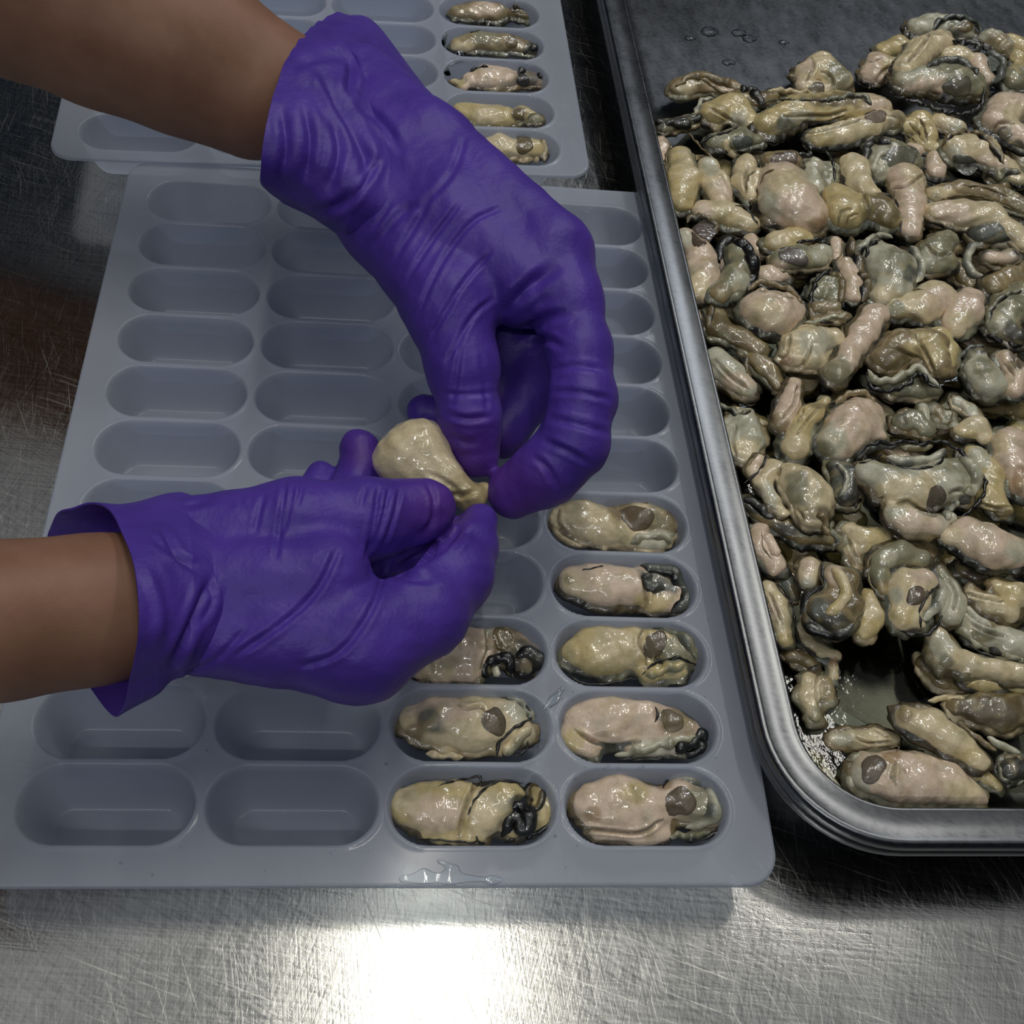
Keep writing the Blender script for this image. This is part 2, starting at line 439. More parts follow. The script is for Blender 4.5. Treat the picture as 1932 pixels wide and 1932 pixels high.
def pan_mesh(dz, rimw=.0155):
    prof = [  # (inset, z): rolled outer lip, flat flange, inner edge, sloping wall, floor
        (.0010, -.0078), (.0002, -.0072), (-.0004, -.0058), (-.0004, -.0030), (-.0001, -.0012), (.0007, -.0003), (.0018, .0), (.0026, -.0002), (.0032, -.0004), (rimw - .0026, -.0004), (rimw - .0018, .0), (rimw - .0010, .0001), (rimw - .0003, -.0004),
        (rimw, -.0016), (rimw + .001, -.006), (rimw + .008, -.028), (rimw + .0105, -.0335), (rimw + .0145, -.0368), (rimw + .020, -.038), (rimw + .06, -.038)]
    V = []; Q = []
    for o, z in prof:
        R = rounded_quad(PANC, .052, 14, o); n = len(R)
        V += [(p[0], p[1], RIM + z + dz) for p in R]
    for k in range(len(prof) - 1):
        for i in range(n):
            j = (i + 1) % n; Q.append((k * n + i, k * n + j, (k + 1) * n + j, (k + 1) * n + i))
    Q.append(tuple((len(prof) - 1) * n + i for i in range(n)))
    return V, Q
pan = empty('steel_pan', (.48, .35, 0)); tag(pan, 'stainless steel pan heaped with shucked oysters', 'pan')
V, Q = pan_mesh(0); po = mesh_obj('pan_shell', V, Q, M_PAN, pan)
pan2 = empty('steel_pan', (.48, .35, 0)); tag(pan2, 'lower stainless steel pan, only its rim showing beneath the oyster pan', 'pan')
V, Q = pan_mesh(-.0062); mesh_obj('pan_shell', V, Q, M_PAN, pan2)
for o in (pan, pan2):
    ch = o.children[0]; md = ch.modifiers.new('solid', 'SOLIDIFY'); md.thickness = .0007; md.offset = -1
# liquor lying in the oyster pan
R_ = rounded_quad(PANC, .052, 10, .024)
ys = np.linspace(.012, .47, 60); Vl = []; Ql = []
nxl = 60
for j, y in enumerate(ys):
    for i in range(nxl):
        xa = xl0 + slope * (y + .02) + .022; x = xa + (.68 - xa) * i / (nxl - 1)
        # rounded front corners and a wandering back shore
        fy = y
        if x - xa < .028: fy = max(fy, .012 + .028 - math.sqrt(max(0, .028 ** 2 - (.028 - (x - xa)) ** 2)))
        if j == len(ys) - 1: fy = y
        fy = fy - (.02 * math.sin(x * 31) + .012 * math.sin(x * 77)) * (j / (len(ys) - 1.0)) ** 2
        Vl.append((x, fy, .0155 - .0082 * (j / (len(ys) - 1.0)) ** 4))
for j in range(len(ys) - 1):
    for i in range(nxl - 1): a = j * nxl + i; Ql.append((a, a + 1, a + 1 + nxl, a + nxl))
lq = mesh_obj('oyster_liquor', Vl, Ql, M_LIQ); tag(lq, 'cloudy oyster liquor pooled in the steel pan', 'liquid', kind='stuff')
# ------------------------------------------------------------------ oysters
FR = {'A': (1230, 0, 2.752), 'B': (1230, 330, 2.752), 'C': (1330, 700, 3.209), 'D': (1350, 1050, 3.32),
      'T': (700, 900, 2.4147), 'K': (700, 0, 4.293), 'P': (0, 0, 1.0)}
PAL = dict(c=(.78, .65, .415), p=(.80, .625, .475), y=(.64, .515, .25), g=(.27, .26, .165), d=(.045, .043, .034), w=(.61, .59, .46),
           o=(.175, .13, .058), k=(.006, .006, .005), m=(.155, .12, .078), b=(.125, .135, .115), n=(.30, .225, .115), r=(.42, .27, .15))
def col(c): return np.array(PAL[c]) if isinstance(c, str) else np.array(c)
NOY = [0]
def tube(pts, rad, cc, ruffle, flat=.6, seed=0, ng=10):
    """soft lobe along 3D points; cc = (inner colour, outer colour)"""
    n = len(pts); T = np.gradient(pts, axis=0); T /= np.linalg.norm(T, axis=1)[:, None] + 1e-12
    up = -(pts - CAM); up /= np.linalg.norm(up, axis=1)[:, None]
    up = .6 * up + .4 * np.array([0, 0, 1.])
    S = np.cross(T, up); S /= np.linalg.norm(S, axis=1)[:, None] + 1e-12
    U = np.cross(S, T)
    s = np.concatenate([[0], np.cumsum(np.linalg.norm(np.diff(pts, axis=0), axis=1))])
    tt = np.linspace(0, 1, n); env = np.clip(np.minimum(tt, 1 - tt) * 7, 0.02, 1) ** .5
    r_ = np.random.RandomState(seed); ph = r_.rand(4) * 6.28
    lam = max(rad, .0016)
    w1 = np.sin(s * 2 * np.pi / (lam * 7.3) + ph[0]) + .7 * np.sin(s * 2 * np.pi / (lam * 4.1) + ph[1]) + .3 * np.sin(s * 2 * np.pi / (lam * 2.6) + ph[3])
    w2 = np.sin(s * 2 * np.pi / (lam * 5.2) + ph[2]) + .5 * np.sin(s * 2 * np.pi / (lam * 2.9) + ph[1])
    R = rad * env * (1 + ruffle * .22 * w1)
    C = pts + S * (rad * ruffle * .35 * w2 * env)[:, None] + U * (rad * ruffle * .25 * w1 * env)[:, None]
    a = np.linspace(0, 2 * np.pi, ng, endpoint=False)
    V = C[:, None] + (R[:, None] * np.cos(a))[..., None] * S[:, None] + (R[:, None] * flat * np.sin(a))[..., None] * U[:, None]
    k = np.clip(.5 + 1.0 * np.cos(a), 0, 1) ** 1.5; k = np.broadcast_to(k[None], (n, ng))
    k = np.clip(k + .25 * w1[:, None], 0, 1)[..., None]
    colr = col(cc[0]) * (1 - k) + col(cc[1]) * k
    I = np.arange(n * ng).reshape(n, ng); J = np.roll(I, -1, axis=1)
    Q = np.stack([I[:-1], J[:-1], J[1:], I[1:]], -1).reshape(-1, 4)
    return V.reshape(-1, 3), Q, colr.reshape(-1, 3)
def join(parts):
    V = []; Q = []; C = []; o = 0
    for v, q, c in parts: V.append(v); Q.append(q + o); C.append(c); o += len(v)
    return np.vstack(V), np.vstack(Q), np.vstack(C)
def oyster(fr, z, c, body, label, pat=(), fold=(), man=(), edge=(), mus=(), group='shucked oysters in the steel pan', flat=.72, h=.00075, floor=.0065, grow=1.1, skirt=1):
    """z: height of the middle of the body (cm); body: chains of x,y,r triples read off the photograph;
    man: (points, radius, inner colour, outer colour); edge: (points, radius[, colour]); mus: (x, y, rx, ry[, angle, colour])"""
    ox, oy, sc = FR[fr]; z *= .01; NOY[0] += 1; seed = NOY[0]
    def wp(x, y, zz): return P(ox + x / sc, oy + y / sc, zz)
    chains = []; px0 = []
    for ch in body:
        L = []
        zz = z; t = list(ch)
        if len(t) % 3 == 1: zz = z + t.pop() * .01
        for i in range(0, len(t), 3):
            p = wp(t[i], t[i + 1], zz); r = t[i + 2] / sc * mpp(p) * grow
            if p[2] - r * flat < floor: p = wp(t[i], t[i + 1], floor + r * flat)
            L.append((p, r))
        chains.append(L)
    allp = np.array([p for L in chains for p, r in L]); rmax = max(r for L in chains for p, r in L)
    base = (float(allp[:, 0].mean()), float(allp[:, 1].mean()), floor)
    def disp(X):
        return (waves(X, .017, seed, 5) * .0008 + waves(X, .007, seed + 900, 6) * .00042).astype(np.float32)
    V, Q = sdf_mesh(chains, h, min(.0045, rmax * .38), flat, disp)
    lines = []
    if len(fold) and isinstance(fold[0], tuple): fold = [list(fold)]
    for f in fold:
        pts, w = (f[:-1], f[-1]) if isinstance(f[-1], (int, float)) else (f, 9)
        lines.append(([(ox + x / sc, oy + y / sc) for x, y in pts], w / sc, .0016))
    V, tint = crease(V, Q, lines) if lines else (V, np.zeros(len(V)))
    base_c = col(c); Cc = np.tile(base_c, (len(V), 1))
    px = toPx(V)
    for q in pat:
        cc, x, y, rx = q[:4]; ry = q[4] if len(q) > 4 else rx
        wob = 1 + .25 * waves(V, .009, seed + 50, 5)
        dd = np.hypot((px[:, 0] - ox - x / sc) / (rx / sc), (px[:, 1] - oy - y / sc) / (ry / sc)) * wob
        k = np.clip((1.25 - dd) / .5, 0, 1)[:, None] * .9
        Cc = Cc * (1 - k) + col(cc) * k
    nz = waves(V, .012, seed + 77, 6); k = np.clip(nz * .6 - .15, 0, .35)[:, None]; Cc = Cc * (1 - k) + col('g') * k * 1.25
    nz = waves(V, .009, seed + 177, 6); k = np.clip(nz * .5 - .15, 0, .25)[:, None]; Cc = Cc * (1 - k) + col('y') * k
    # dark olive brown mixed in towards the underside of the body
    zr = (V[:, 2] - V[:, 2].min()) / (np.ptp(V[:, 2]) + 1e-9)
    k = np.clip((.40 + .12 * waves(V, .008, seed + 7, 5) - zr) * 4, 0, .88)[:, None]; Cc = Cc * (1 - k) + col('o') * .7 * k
    Cc = Cc * (1 - .8 * tint[:, None]) + col('o') * .5 * tint[:, None]
    root = empty('shucked_oyster', base); tag(root, label, 'oyster', group)
    mesh_obj('body', V, Q, M_BODY, root, Cc)
    if skirt:
        sk = []
        for L in chains:
            sk.append([(p + np.array([0, 0, -.42 * r * flat]), r * 1.16 + .0013) for p, r in L])
        def sdisp(X): return (waves(X, .010, seed + 300, 6) * .0011 + waves(X, .0045, seed + 301, 6) * .0007).astype(np.float32)
        Vs, Qs = sdf_mesh(sk, .0011, .003, .36 * flat / .72, sdisp)
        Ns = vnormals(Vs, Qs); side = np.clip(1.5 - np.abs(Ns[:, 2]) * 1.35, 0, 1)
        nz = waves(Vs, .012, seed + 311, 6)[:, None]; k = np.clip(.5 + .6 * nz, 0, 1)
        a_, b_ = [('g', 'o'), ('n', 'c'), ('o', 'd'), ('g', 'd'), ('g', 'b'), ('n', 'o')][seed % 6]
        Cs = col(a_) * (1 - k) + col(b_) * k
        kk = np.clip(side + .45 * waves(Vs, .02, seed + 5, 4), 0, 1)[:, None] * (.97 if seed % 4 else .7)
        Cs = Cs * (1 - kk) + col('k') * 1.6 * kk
        Vs[:, 2] = np.maximum(Vs[:, 2], floor)
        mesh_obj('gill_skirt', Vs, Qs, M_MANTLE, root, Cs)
    if not (man or edge or mus): return root
    bvh = BVHTree.FromPolygons([Vector(v) for v in V], [tuple(int(i) for i in q) for q in Q])
    def surf(qx, qy, lift):
        d = raydir(qx, qy); dv = Vector(d).normalized()
        hit = bvh.ray_cast(Vector(CAM), dv)
        if hit[0] is None: return None
        return np.array(hit[0]) - np.array(dv) * lift
    def lay(pts, rpx, lift=.25):
        L = catmull([(ox + x / sc, oy + y / sc) for x, y in pts], 3.0); out = []; rr = rpx / sc * mpp(allp[0])
        for q in L:
            s = surf(q[0], q[1], rr * lift); out.append(s)
        zs = [s[2] for s in out if s is not None]
        zf = (np.mean(zs) if zs else z) ; zlow = max(floor + rr * .5, (min(zs) if zs else z) - rr * .5)
        R = []
        for q, s in zip(L, out): R.append(s if s is not None else P(q[0], q[1], zlow))
        R = np.array(R)
        # smooth the heights along the eye's ray so that lobes do not jump
        dep = np.linalg.norm(R - CAM, axis=1); kk = 9
        pad = np.pad(dep, kk, mode='edge'); sm = np.convolve(pad, np.hanning(2 * kk + 1) / np.hanning(2 * kk + 1).sum(), 'valid')
        R = CAM + (R - CAM) / dep[:, None] * np.minimum(sm, dep + .0004)[:, None]
        return R, rr
    for i, q in enumerate(man):
        pts, r, a, b = q[:4]; ruf = q[4] if len(q) > 4 else .6
        L, rr = lay(pts, r); V2, Q2, C2 = tube(L, rr, (a, b), ruf, .62, seed * 10 + i)
        mesh_obj('mantle', V2, Q2, M_MANTLE, root, C2)
    for i, q in enumerate(edge):
        pts, r = q[:2]; cc = q[2] if len(q) > 2 else 'k'
        L, rr = lay(pts, r, .5); V2, Q2, C2 = tube(L, rr, (cc, cc), .9, .8, seed * 10 + 5 + i, 7)
        mesh_obj('mantle_edge', V2, Q2, M_MANTLE, root, C2)
    for i, q in enumerate(mus):
        x, y, rx, ry = q[:4]; an = q[4] if len(q) > 4 else 0; cc = q[5] if len(q) > 5 else 'm'
        s = surf(ox + x / sc, oy + y / sc, 0)
        if s is None: s = wp(x, y, z)
        m_ = mpp(s); nr, nt_ = 7, 26; Vv = []; ca, sa = math.cos(math.radians(an)), math.sin(math.radians(an))
        rs_ = np.random.RandomState(seed + i); ph = rs_.rand(3) * 6.28
        for j in range(nr + 1):
            f = j / nr
            for t in range(nt_):
                th = 2 * math.pi * t / nt_; wob = 1.08 + .12 * math.sin(2 * th + ph[0]) + .09 * math.sin(3 * th + ph[1]) + .04 * math.sin(5 * th + ph[2])
                u = rx * math.cos(th) * f * wob; v = ry * math.sin(th) * f * wob
                qx, qy = ox + (x + u * ca - v * sa) / sc, oy + (y + u * sa + v * ca) / sc
                g = surf(qx, qy, 0)
                if g is None: g = P(qx, qy, s[2])
                dirv = (CAM - g) / np.linalg.norm(CAM - g)
                up_ = .00045 * (1 - f ** 2) - (.0003 if f > .95 else 0) + .00005
                Vv.append(g + dirv * up_)
        Vv = np.array(Vv); I = np.arange((nr + 1) * nt_).reshape(nr + 1, nt_); J = np.roll(I, -1, 1)
        Q3 = np.stack([I[:-1], I[1:], J[1:], J[:-1]], -1).reshape(-1, 4)
        ff = np.repeat(np.linspace(0, 1, nr + 1), nt_)[:, None]
        C3 = col(cc) * (1.0 - .25 * np.exp(-((ff - .9) / .1) ** 2)) + 0 * ff
        mesh_obj('adductor_muscle', Vv, Q3, M_MUSCLE, root, C3)
    return root
GF = 'oysters in the cups of the front tray'; GB = 'oysters in the cups of the back tray'
Z = 1.95
def cup(*a, **k):
    k.setdefault('group', GF); k.setdefault('floor', .0055); k.setdefault('h', .0006); k.setdefault('flat', .66); k.setdefault('grow', 1.13)
    return oyster(*a, **k)
cup('T', Z, 'c', [(870, 185, 60, 960, 195, 85, 1060, 225, 85, 1120, 250, 60), (1180, 290, 45, 1300, 290, 48, -.15), (1130, 140, 45, 1220, 180, 75, 1330, 215, 70, -.1)],
    'oyster in the uppermost filled cup of the right column, glossy brown lump at right',
    pat=[('o', 1330, 215, 90, 80), ('n', 1130, 140, 60), ('w', 1290, 290, 90, 45)], fold=[(860, 150), (850, 200), (890, 260), (950, 300), 9],
    man=[([(835, 140), (822, 200), (870, 280), (960, 318)], 16, 'c', 'n', .3), ([(1150, 110), (1200, 92), (1260, 120)], 22, 'n', 'o', .8), ([(1180, 300), (1260, 268), (1340, 275), (1370, 300)], 20, 'w', 'g', .6)],
    edge=[([(1190, 85), (1205, 92)], 10)], mus=[(1215, 185, 72, 62, 30, (.17, .125, .075))])
cup('T', Z, 'p', [(925, 480, 68, 1050, 490, 92, 1170, 500, 92), (1280, 560, 55, 1370, 560, 60, -.15), (1260, 450, 60, 1370, 480, 60, -.1)],
    'pinkish oyster in the right column with a black mantle curled round its right end',
    pat=[('c', 925, 490, 60), ('y', 1290, 570, 80, 50), ('b', 1320, 470, 90, 60), ('n', 900, 470, 20)], fold=[(1240, 440), (1255, 540), (1240, 610), 10],
    man=[([(1225, 400), (1290, 415), (1370, 440), (1425, 500), (1425, 570), (1370, 620)], 30, 'b', 'k', .7), ([(1240, 440), (1270, 490), (1340, 510)], 26, 'b', 'd', .8)],
    edge=[([(1335, 455), (1375, 440), (1430, 480), (1440, 560)], 9), ([(960, 425), (1060, 405)], 5)], mus=[])
cup('T', Z, 'y', [(935, 800, 68, 1050, 790, 108, 1175, 780, 98), (1270, 900, 42, 1400, 880, 40, -.1), (1300, 740, 80, 1420, 790, 75, -.1)],
    'plump yellowish oyster in the right column, third filled cup from the top',
    pat=[('c', 1130, 770, 120, 100), ('g', 1400, 790, 110, 80)], fold=[(1235, 700), (1225, 760), (1262, 820), (1250, 870), 10],
    man=[([(1180, 668), (1260, 672), (1370, 700), (1450, 760), (1480, 830)], 24, 'g', 'b', .7), ([(1250, 905), (1330, 880), (1430, 850)], 22, 'y', 'g', .8)],
    edge=[([(1235, 900), (1300, 845), (1400, 825), (1485, 858)], 7), ([(895, 880), (940, 930), (1050, 945), (1200, 915)], 5)], mus=[(1295, 765, 52, 68, 10, 'm')])
cup('T', Z, 'p', [(960, 1110, 78, 1090, 1105, 105, 1250, 1110, 95), (920, 1190, 55, 1000, 1245, 42, -.1), (1370, 1125, 70, 1440, 1160, 60, -.15), (1200, 1230, 40, 1400, 1215, 40, -.1)],
    'pink oyster in the right column, last but one cup, black tuft at lower right',
    pat=[('y', 920, 1200, 60), ('n', 1400, 1120, 90, 70), ('w', 1300, 1230, 120, 40)], fold=[(930, 1150), (1000, 1200), (1100, 1225), (1230, 1205), 9],
    man=[([(1110, 1270), (1250, 1240), (1380, 1205), (1480, 1180)], 20, 'w', 'g', .8), ([(1390, 1255), (1440, 1215), (1510, 1185), (1530, 1220), (1470, 1250), (1410, 1240)], 28, 'k', 'k', 1.0)],
    edge=[([(1295, 1045), (1305, 1080), (1290, 1130)], 5), ([(1120, 1285), (1250, 1288), (1400, 1278)], 7)], mus=[(1370, 1110, 62, 48, 20, (.2, .155, .09))])
cup('T', Z, 'p', [(1015, 1490, 90, 1130, 1485, 112, 1260, 1510, 100), (1030, 1620, 34, 1200, 1635, 32, 1320, 1620, 35, -.2), (1420, 1470, 90, 1530, 1520, 80, -.1)],
    'pink oyster in the right column, nearest cup, round brown eye and grey frill',
    pat=[('y', 1210, 1430, 70, 50), ('r', 1010, 1530, 40), ('g', 1520, 1500, 100, 110), ('r', 1330, 1400, 40, 30)], fold=[(940, 1600), (1080, 1612), (1230, 1620), (1330, 1560), 9],
    man=[([(1360, 1370), (1450, 1380), (1530, 1420), (1565, 1500), (1520, 1570), (1420, 1590)], 30, 'w', 'b', .6), ([(1360, 1640), (1460, 1640), (1560, 1620)], 22, 'g', 'k', .9)],
    edge=[([(1420, 1362), (1530, 1390), (1605, 1460), (1622, 1540), (1575, 1620), (1500, 1655)], 14), ([(1330, 1420), (1350, 1380), (1400, 1362)], 6)], mus=[(1410, 1480, 66, 76, -15, 'm')])
cup('T', Z, 'p', [(230, 850, 70, 330, 790, 105, 440, 790, 105), (300, 890, 50, 450, 880, 60, -.1), (600, 750, 80, 700, 820, 75, -.2)],
    'oyster half hidden by the lower glove, its right end a tangle of black mantle',
    pat=[('c', 300, 880, 100, 40), ('w', 560, 690, 50), ('o', 620, 750, 80), ('d', 700, 820, 90, 70)], fold=[(520, 700), (540, 780), (500, 870), 10],
    man=[([(510, 920), (530, 850), (590, 820), (640, 860), (650, 920)], 26, 'k', 'k', .9), ([(660, 820), (720, 790), (755, 840), (720, 900), (660, 890)], 30, 'k', 'd', 1.0), ([(560, 860), (580, 910)], 18, 'w', 'w', .2)],
    edge=[([(460, 655), (540, 645), (600, 665)], 8)], mus=[(600, 735, 52, 52, 0, 'o')])
cup('T', Z, 'c', [(200, 1110, 72, 320, 1110, 105, 450, 1130, 105, 540, 1130, 95), (480, 1015, 45, 570, 1010, 45, .1), (620, 1090, 80, 690, 1160, 55, -.15)],
    'creamy oyster in the third column, last but one cup, one dark slanting seam',
    pat=[('p', 300, 1060, 150, 70), ('b', 265, 1105, 62, 60), ('n', 200, 1160, 50), ('w', 680, 1060, 60)], fold=[(400, 1040), (440, 1055), (500, 1045), (520, 1070), 8],
    man=[([(560, 975), (640, 1000), (710, 1060), (740, 1110)], 24, 'w', 'b', .5), ([(610, 1270), (650, 1210), (730, 1140)], 30, 'c', 'g', .4), ([(250, 1262), (330, 1270), (420, 1275)], 16, 'c', 'c', .8)],
    edge=[([(740, 1095), (660, 1140), (600, 1190), (575, 1240), (578, 1290)], 8), ([(610, 985), (690, 1030), (745, 1095)], 6), ([(650, 1275), (710, 1240), (715, 1200)], 6)], mus=[(562, 1115, 55, 68, 0, 'm')])
cup('T', Z, 'y', [(160, 1500, 72, 280, 1505, 105, 390, 1500, 112), (500, 1530, 95, 600, 1470, 85), (780, 1420, 50, 800, 1500, 52, -.1), (640, 1590, 50, 760, 1560, 50, -.2), (250, 1630, 28, 480, 1640, 30, -.15)],
    'oyster in the third column, nearest cup, smeared with black curly mantle at its right',
    pat=[('p', 300, 1530, 140, 90), ('c', 530, 1530, 110, 110), ('c', 160, 1470, 70), ('d', 690, 1560, 80, 80), ('d', 670, 1480, 40)], fold=[(490, 1370), (440, 1480), (410, 1580), (400, 1640), 10],
    man=[([(590, 1640), (650, 1560), (700, 1590), (720, 1520), (660, 1500), (740, 1470)], 34, 'k', 'k', .9), ([(715, 1500), (712, 1430), (745, 1390), (785, 1420), (770, 1490), (730, 1530)], 17, 'k', 'o', .4)],
    edge=[([(300, 1412), (350, 1392), (440, 1375), (490, 1362), (500, 1415)], 6), ([(440, 1540), (480, 1460), (560, 1395), (640, 1390), (700, 1400)], 6), ([(850, 1470), (825, 1560), (740, 1630), (600, 1665)], 12), ([(200, 1650), (330, 1655), (470, 1665), (480, 1635), (495, 1665), (560, 1668)], 5)])
for i, (rx, a) in enumerate([]): pass
ZB = 2.4
def bk(*a, **k):
    k.setdefault('group', GB); k.setdefault('grow', 1.25); return cup(*a, **k)
bk('K', ZB, 'n', [(700, 105, 60, 850, 95, 85, 1000, 105, 90), (1160, 80, 80, 1280, 120, 65, -.1)], 'oyster in the back tray, furthest cup in view, brownish with a dark muscle',
   pat=[('p', 930, 70, 120, 60), ('o', 1250, 120, 110, 60)], man=[([(1140, 40), (1230, 60), (1320, 100), (1360, 150)], 28, 'o', 'd', .8)], mus=[(1160, 50, 62, 50, 0, 'o')])
bk('K', ZB, 'n', [(720, 370, 62, 880, 330, 92, 1040, 350, 95), (1160, 360, 80, 1300, 400, 60, -.1)], 'grey-brown oyster in the back tray, second cup from the far edge of the photo',
   pat=[('c', 750, 400, 90, 60), ('g', 900, 300, 100, 50), ('d', 1310, 390, 80, 60)], man=[([(1230, 440), (1280, 400), (1370, 370)], 26, 'd', 'k', .8)], edge=[([(800, 265), (920, 240), (1040, 232)], 8)], mus=[(1135, 340, 55, 55, 0, 'o')])
bk('K', ZB, 'p', [(820, 640, 60, 930, 630, 88, 1080, 640, 92), (680, 660, 28, 740, 700, 30, -.1), (1220, 640, 70, 1350, 650, 68, -.1)], 'pinkish oyster in the back tray, middle filled cup, with a blackish right end',
   pat=[('y', 700, 680, 60, 40), ('d', 1270, 650, 110, 90)], man=[([(1190, 600), (1260, 560), (1350, 580), (1400, 640)], 30, 'd', 'k', .7)], edge=[([(800, 580), (870, 545), (950, 540)], 12)], mus=[(1230, 650, 50, 62, 0, 'd')])
bk('K', ZB, 'y', [(730, 900, 70, 880, 930, 88, 1080, 950, 88), (1220, 930, 68, 1330, 960, 55, -.1)], 'yellowish oyster in the back tray, last but one cup before the front edge',
   pat=[('c', 950, 930, 120, 80), ('d', 1210, 930, 70, 60), ('g', 1330, 960, 60)], man=[([(1260, 1000), (1270, 930), (1340, 920)], 20, 'y', 'g', .8)], mus=[(1195, 925, 45, 50, 0, 'o')])
bk('K', ZB, 'c', [(930, 1190, 70, 1040, 1190, 100, 1120, 1200, 90), (1240, 1200, 90, 1340, 1200, 75, -.1)], 'cream oyster in the nearest cup of the back tray, dark brown muscle mid-body',
   pat=[('y', 1340, 1200, 70, 90)], man=[([(1310, 1110), (1380, 1130), (1410, 1200), (1380, 1270), (1290, 1300)], 24, 'c', 'n', .8)], mus=[(1240, 1175, 80, 72, 0, 'o')])
o = oyster
L1, L2, L3, L4 = 1.7, 2.6, 3.4, 4.3
# ---- far heap
o('A', 2.6, 'w', [(1390, 150, 65, 1480, 130, 60, 1600, 150, 70), (1760, 200, 60, 1820, 240, 60)], 'oyster at the very top of the far heap, black-rimmed dark cup on it',
  pat=[('b', 1600, 140, 70, 50), ('n', 1800, 230, 80, 60)], man=[([(1455, 165), (1490, 115), (1560, 88), (1630, 95), (1690, 130), (1710, 165)], 17, 'b', 'k', .5)], mus=[(1630, 140, 45, 30, 0, 'o')])
o('A', 2.6, 'y', [(1860, 220, 50, 1932, 260, 60)], 'small yellowish oyster at the right edge of the far heap, behind the grey one')
o('A', 1.9, 'y', [(1210, 260, 50, 1290, 235, 52, 1350, 240, 40)], 'low yellowish oyster on the left shoulder of the far heap')
o('A', 2.1, 'p', [(1140, 390, 60, 1180, 330, 58, 1240, 350, 62)], 'pinkish folded oyster at the left foot of the far heap', fold=[[(1160, 430), (1200, 370), (1260, 340), 9], [(1130, 320), (1190, 300), 7]], pat=[('y', 1240, 330, 40)])
o('A', 3.2, 'c', [(1310, 360, 55, 1400, 260, 68, 1500, 215, 66)], 'cream oyster lying slantwise on top of the far heap', fold=[[(1330, 320), (1400, 240), (1440, 180), 9]],
  man=[([(1560, 210), (1600, 240), (1640, 215), (1680, 225), (1690, 260), (1640, 265)], 17, 'd', 'k', .9)])
o('A', 2.9, 'c', [(1530, 290, 52, 1600, 290, 55, 1650, 310, 45)], 'small cream oyster wedged in the middle of the far heap')
o('A', 3.3, 'g', [(1310, 430, 62, 1430, 420, 78, 1570, 430, 98, 1650, 440, 82)], 'large grey-green oyster on the front of the far heap, broad dull muscle at right',
  pat=[('w', 1390, 400, 110, 50), ('p', 1440, 440, 90, 40), ('p', 1400, 480, 120, 30)], fold=[[(1440, 470), (1500, 510), (1560, 560), 12]],
  man=[([(1430, 350), (1500, 318), (1580, 315), (1650, 345), (1690, 390)], 22, 'b', 'd', .7)], edge=[([(1260, 500), (1400, 540), (1530, 585), (1640, 590), (1710, 540), (1725, 450)], 12)], mus=[(1590, 450, 78, 58, 10, (.16, .15, .105))])
o('A', 2.9, 'p', [(1690, 320, 52, 1730, 400, 45)], 'pinkish oyster with a dark ring of mantle at the right of the far heap',
  man=[([(1730, 280), (1790, 290), (1820, 340), (1800, 400), (1760, 430)], 24, 'b', 'd', .5)], mus=[(1770, 330, 30, 38, 0, 'b')])
o('A', 2.3, 'g', [(1880, 420, 75, 1932, 380, 70), (1900, 300, 55, 1940, 300, 50)], 'grey oyster cut by the right edge of the photo, behind the far heap', pat=[('y', 1900, 290, 60)])
o('A', 1.9, 'c', [(800, 390, 62, 880, 345, 75, 960, 420, 78), (790, 450, 45, 900, 470, 50)], 'lone oyster standing apart on the bare floor of the steel pan',
  pat=[('p', 800, 340, 40), ('g', 970, 380, 60, 90), ('p', 770, 430, 30)], fold=[[(830, 300), (840, 360), (800, 420), 8], [(880, 370), (930, 400), (950, 470), 8]], mus=[(855, 460, 45, 34, 0, 'm')])
# ---- upper left
o('A', 2.1, 'n', [(150, 460, 60, 250, 430, 62, 380, 460, 52, 470, 490, 45)], 'brownish wavy oyster at the upper left corner of the pile',
  pat=[('c', 170, 480, 60), ('p', 380, 450, 90, 25)], man=[([(120, 450), (200, 400), (300, 400), (400, 440), (490, 470)], 20, 'n', 'o', .7)], edge=[([(240, 400), (300, 435), (370, 478), (470, 470)], 7, 'o')])
o('A', 2.5, 'y', [(320, 590, 72, 420, 560, 78, 510, 640, 58)], 'mustard yellow oyster in the upper left of the pile under the wavy one',
  pat=[('y', 390, 580, 60), ('w', 450, 620, 50)], man=[([(170, 620), (230, 590), (255, 530), (320, 510)], 16, 'w', 'd', .7)], fold=[[(300, 560), (400, 620), (430, 680), 8]])
o('A', 3.0, 'y', [(610, 650, 78, 760, 570, 78, 960, 555, 82, 1170, 560, 75)], 'long olive oyster across the top of the pile, dark blue spot at left',
  pat=[('b', 700, 655, 62, 55), ('p', 1180, 530, 80), ('w', 780, 610, 60, 40), ('o', 950, 520, 160, 35)], fold=[[(680, 600), (780, 600), (930, 600), (1010, 570), 9], [(800, 640), (900, 640), (1000, 600), 8]],
  edge=[([(560, 540), (640, 520), (800, 520), (960, 520), (1060, 500), (1130, 540)], 6, 'd')], man=[([(900, 525), (1010, 500), (1100, 500), (1140, 545)], 18, 'g', 'd', .7)])
o('A', 3.1, 'c', [(850, 720, 55, 990, 700, 66, 1120, 660, 62, 1190, 610, 55), (1240, 640, 50, 1270, 610, 40)], 'cream lobe-shaped oyster directly below the long olive one',
  pat=[('y', 880, 720, 60), ('o', 1270, 640, 50, 70)], fold=[[(800, 690), (930, 660), (1080, 620), 9]], mus=[(1165, 605, 55, 38, 5, (.25, .19, .14))])
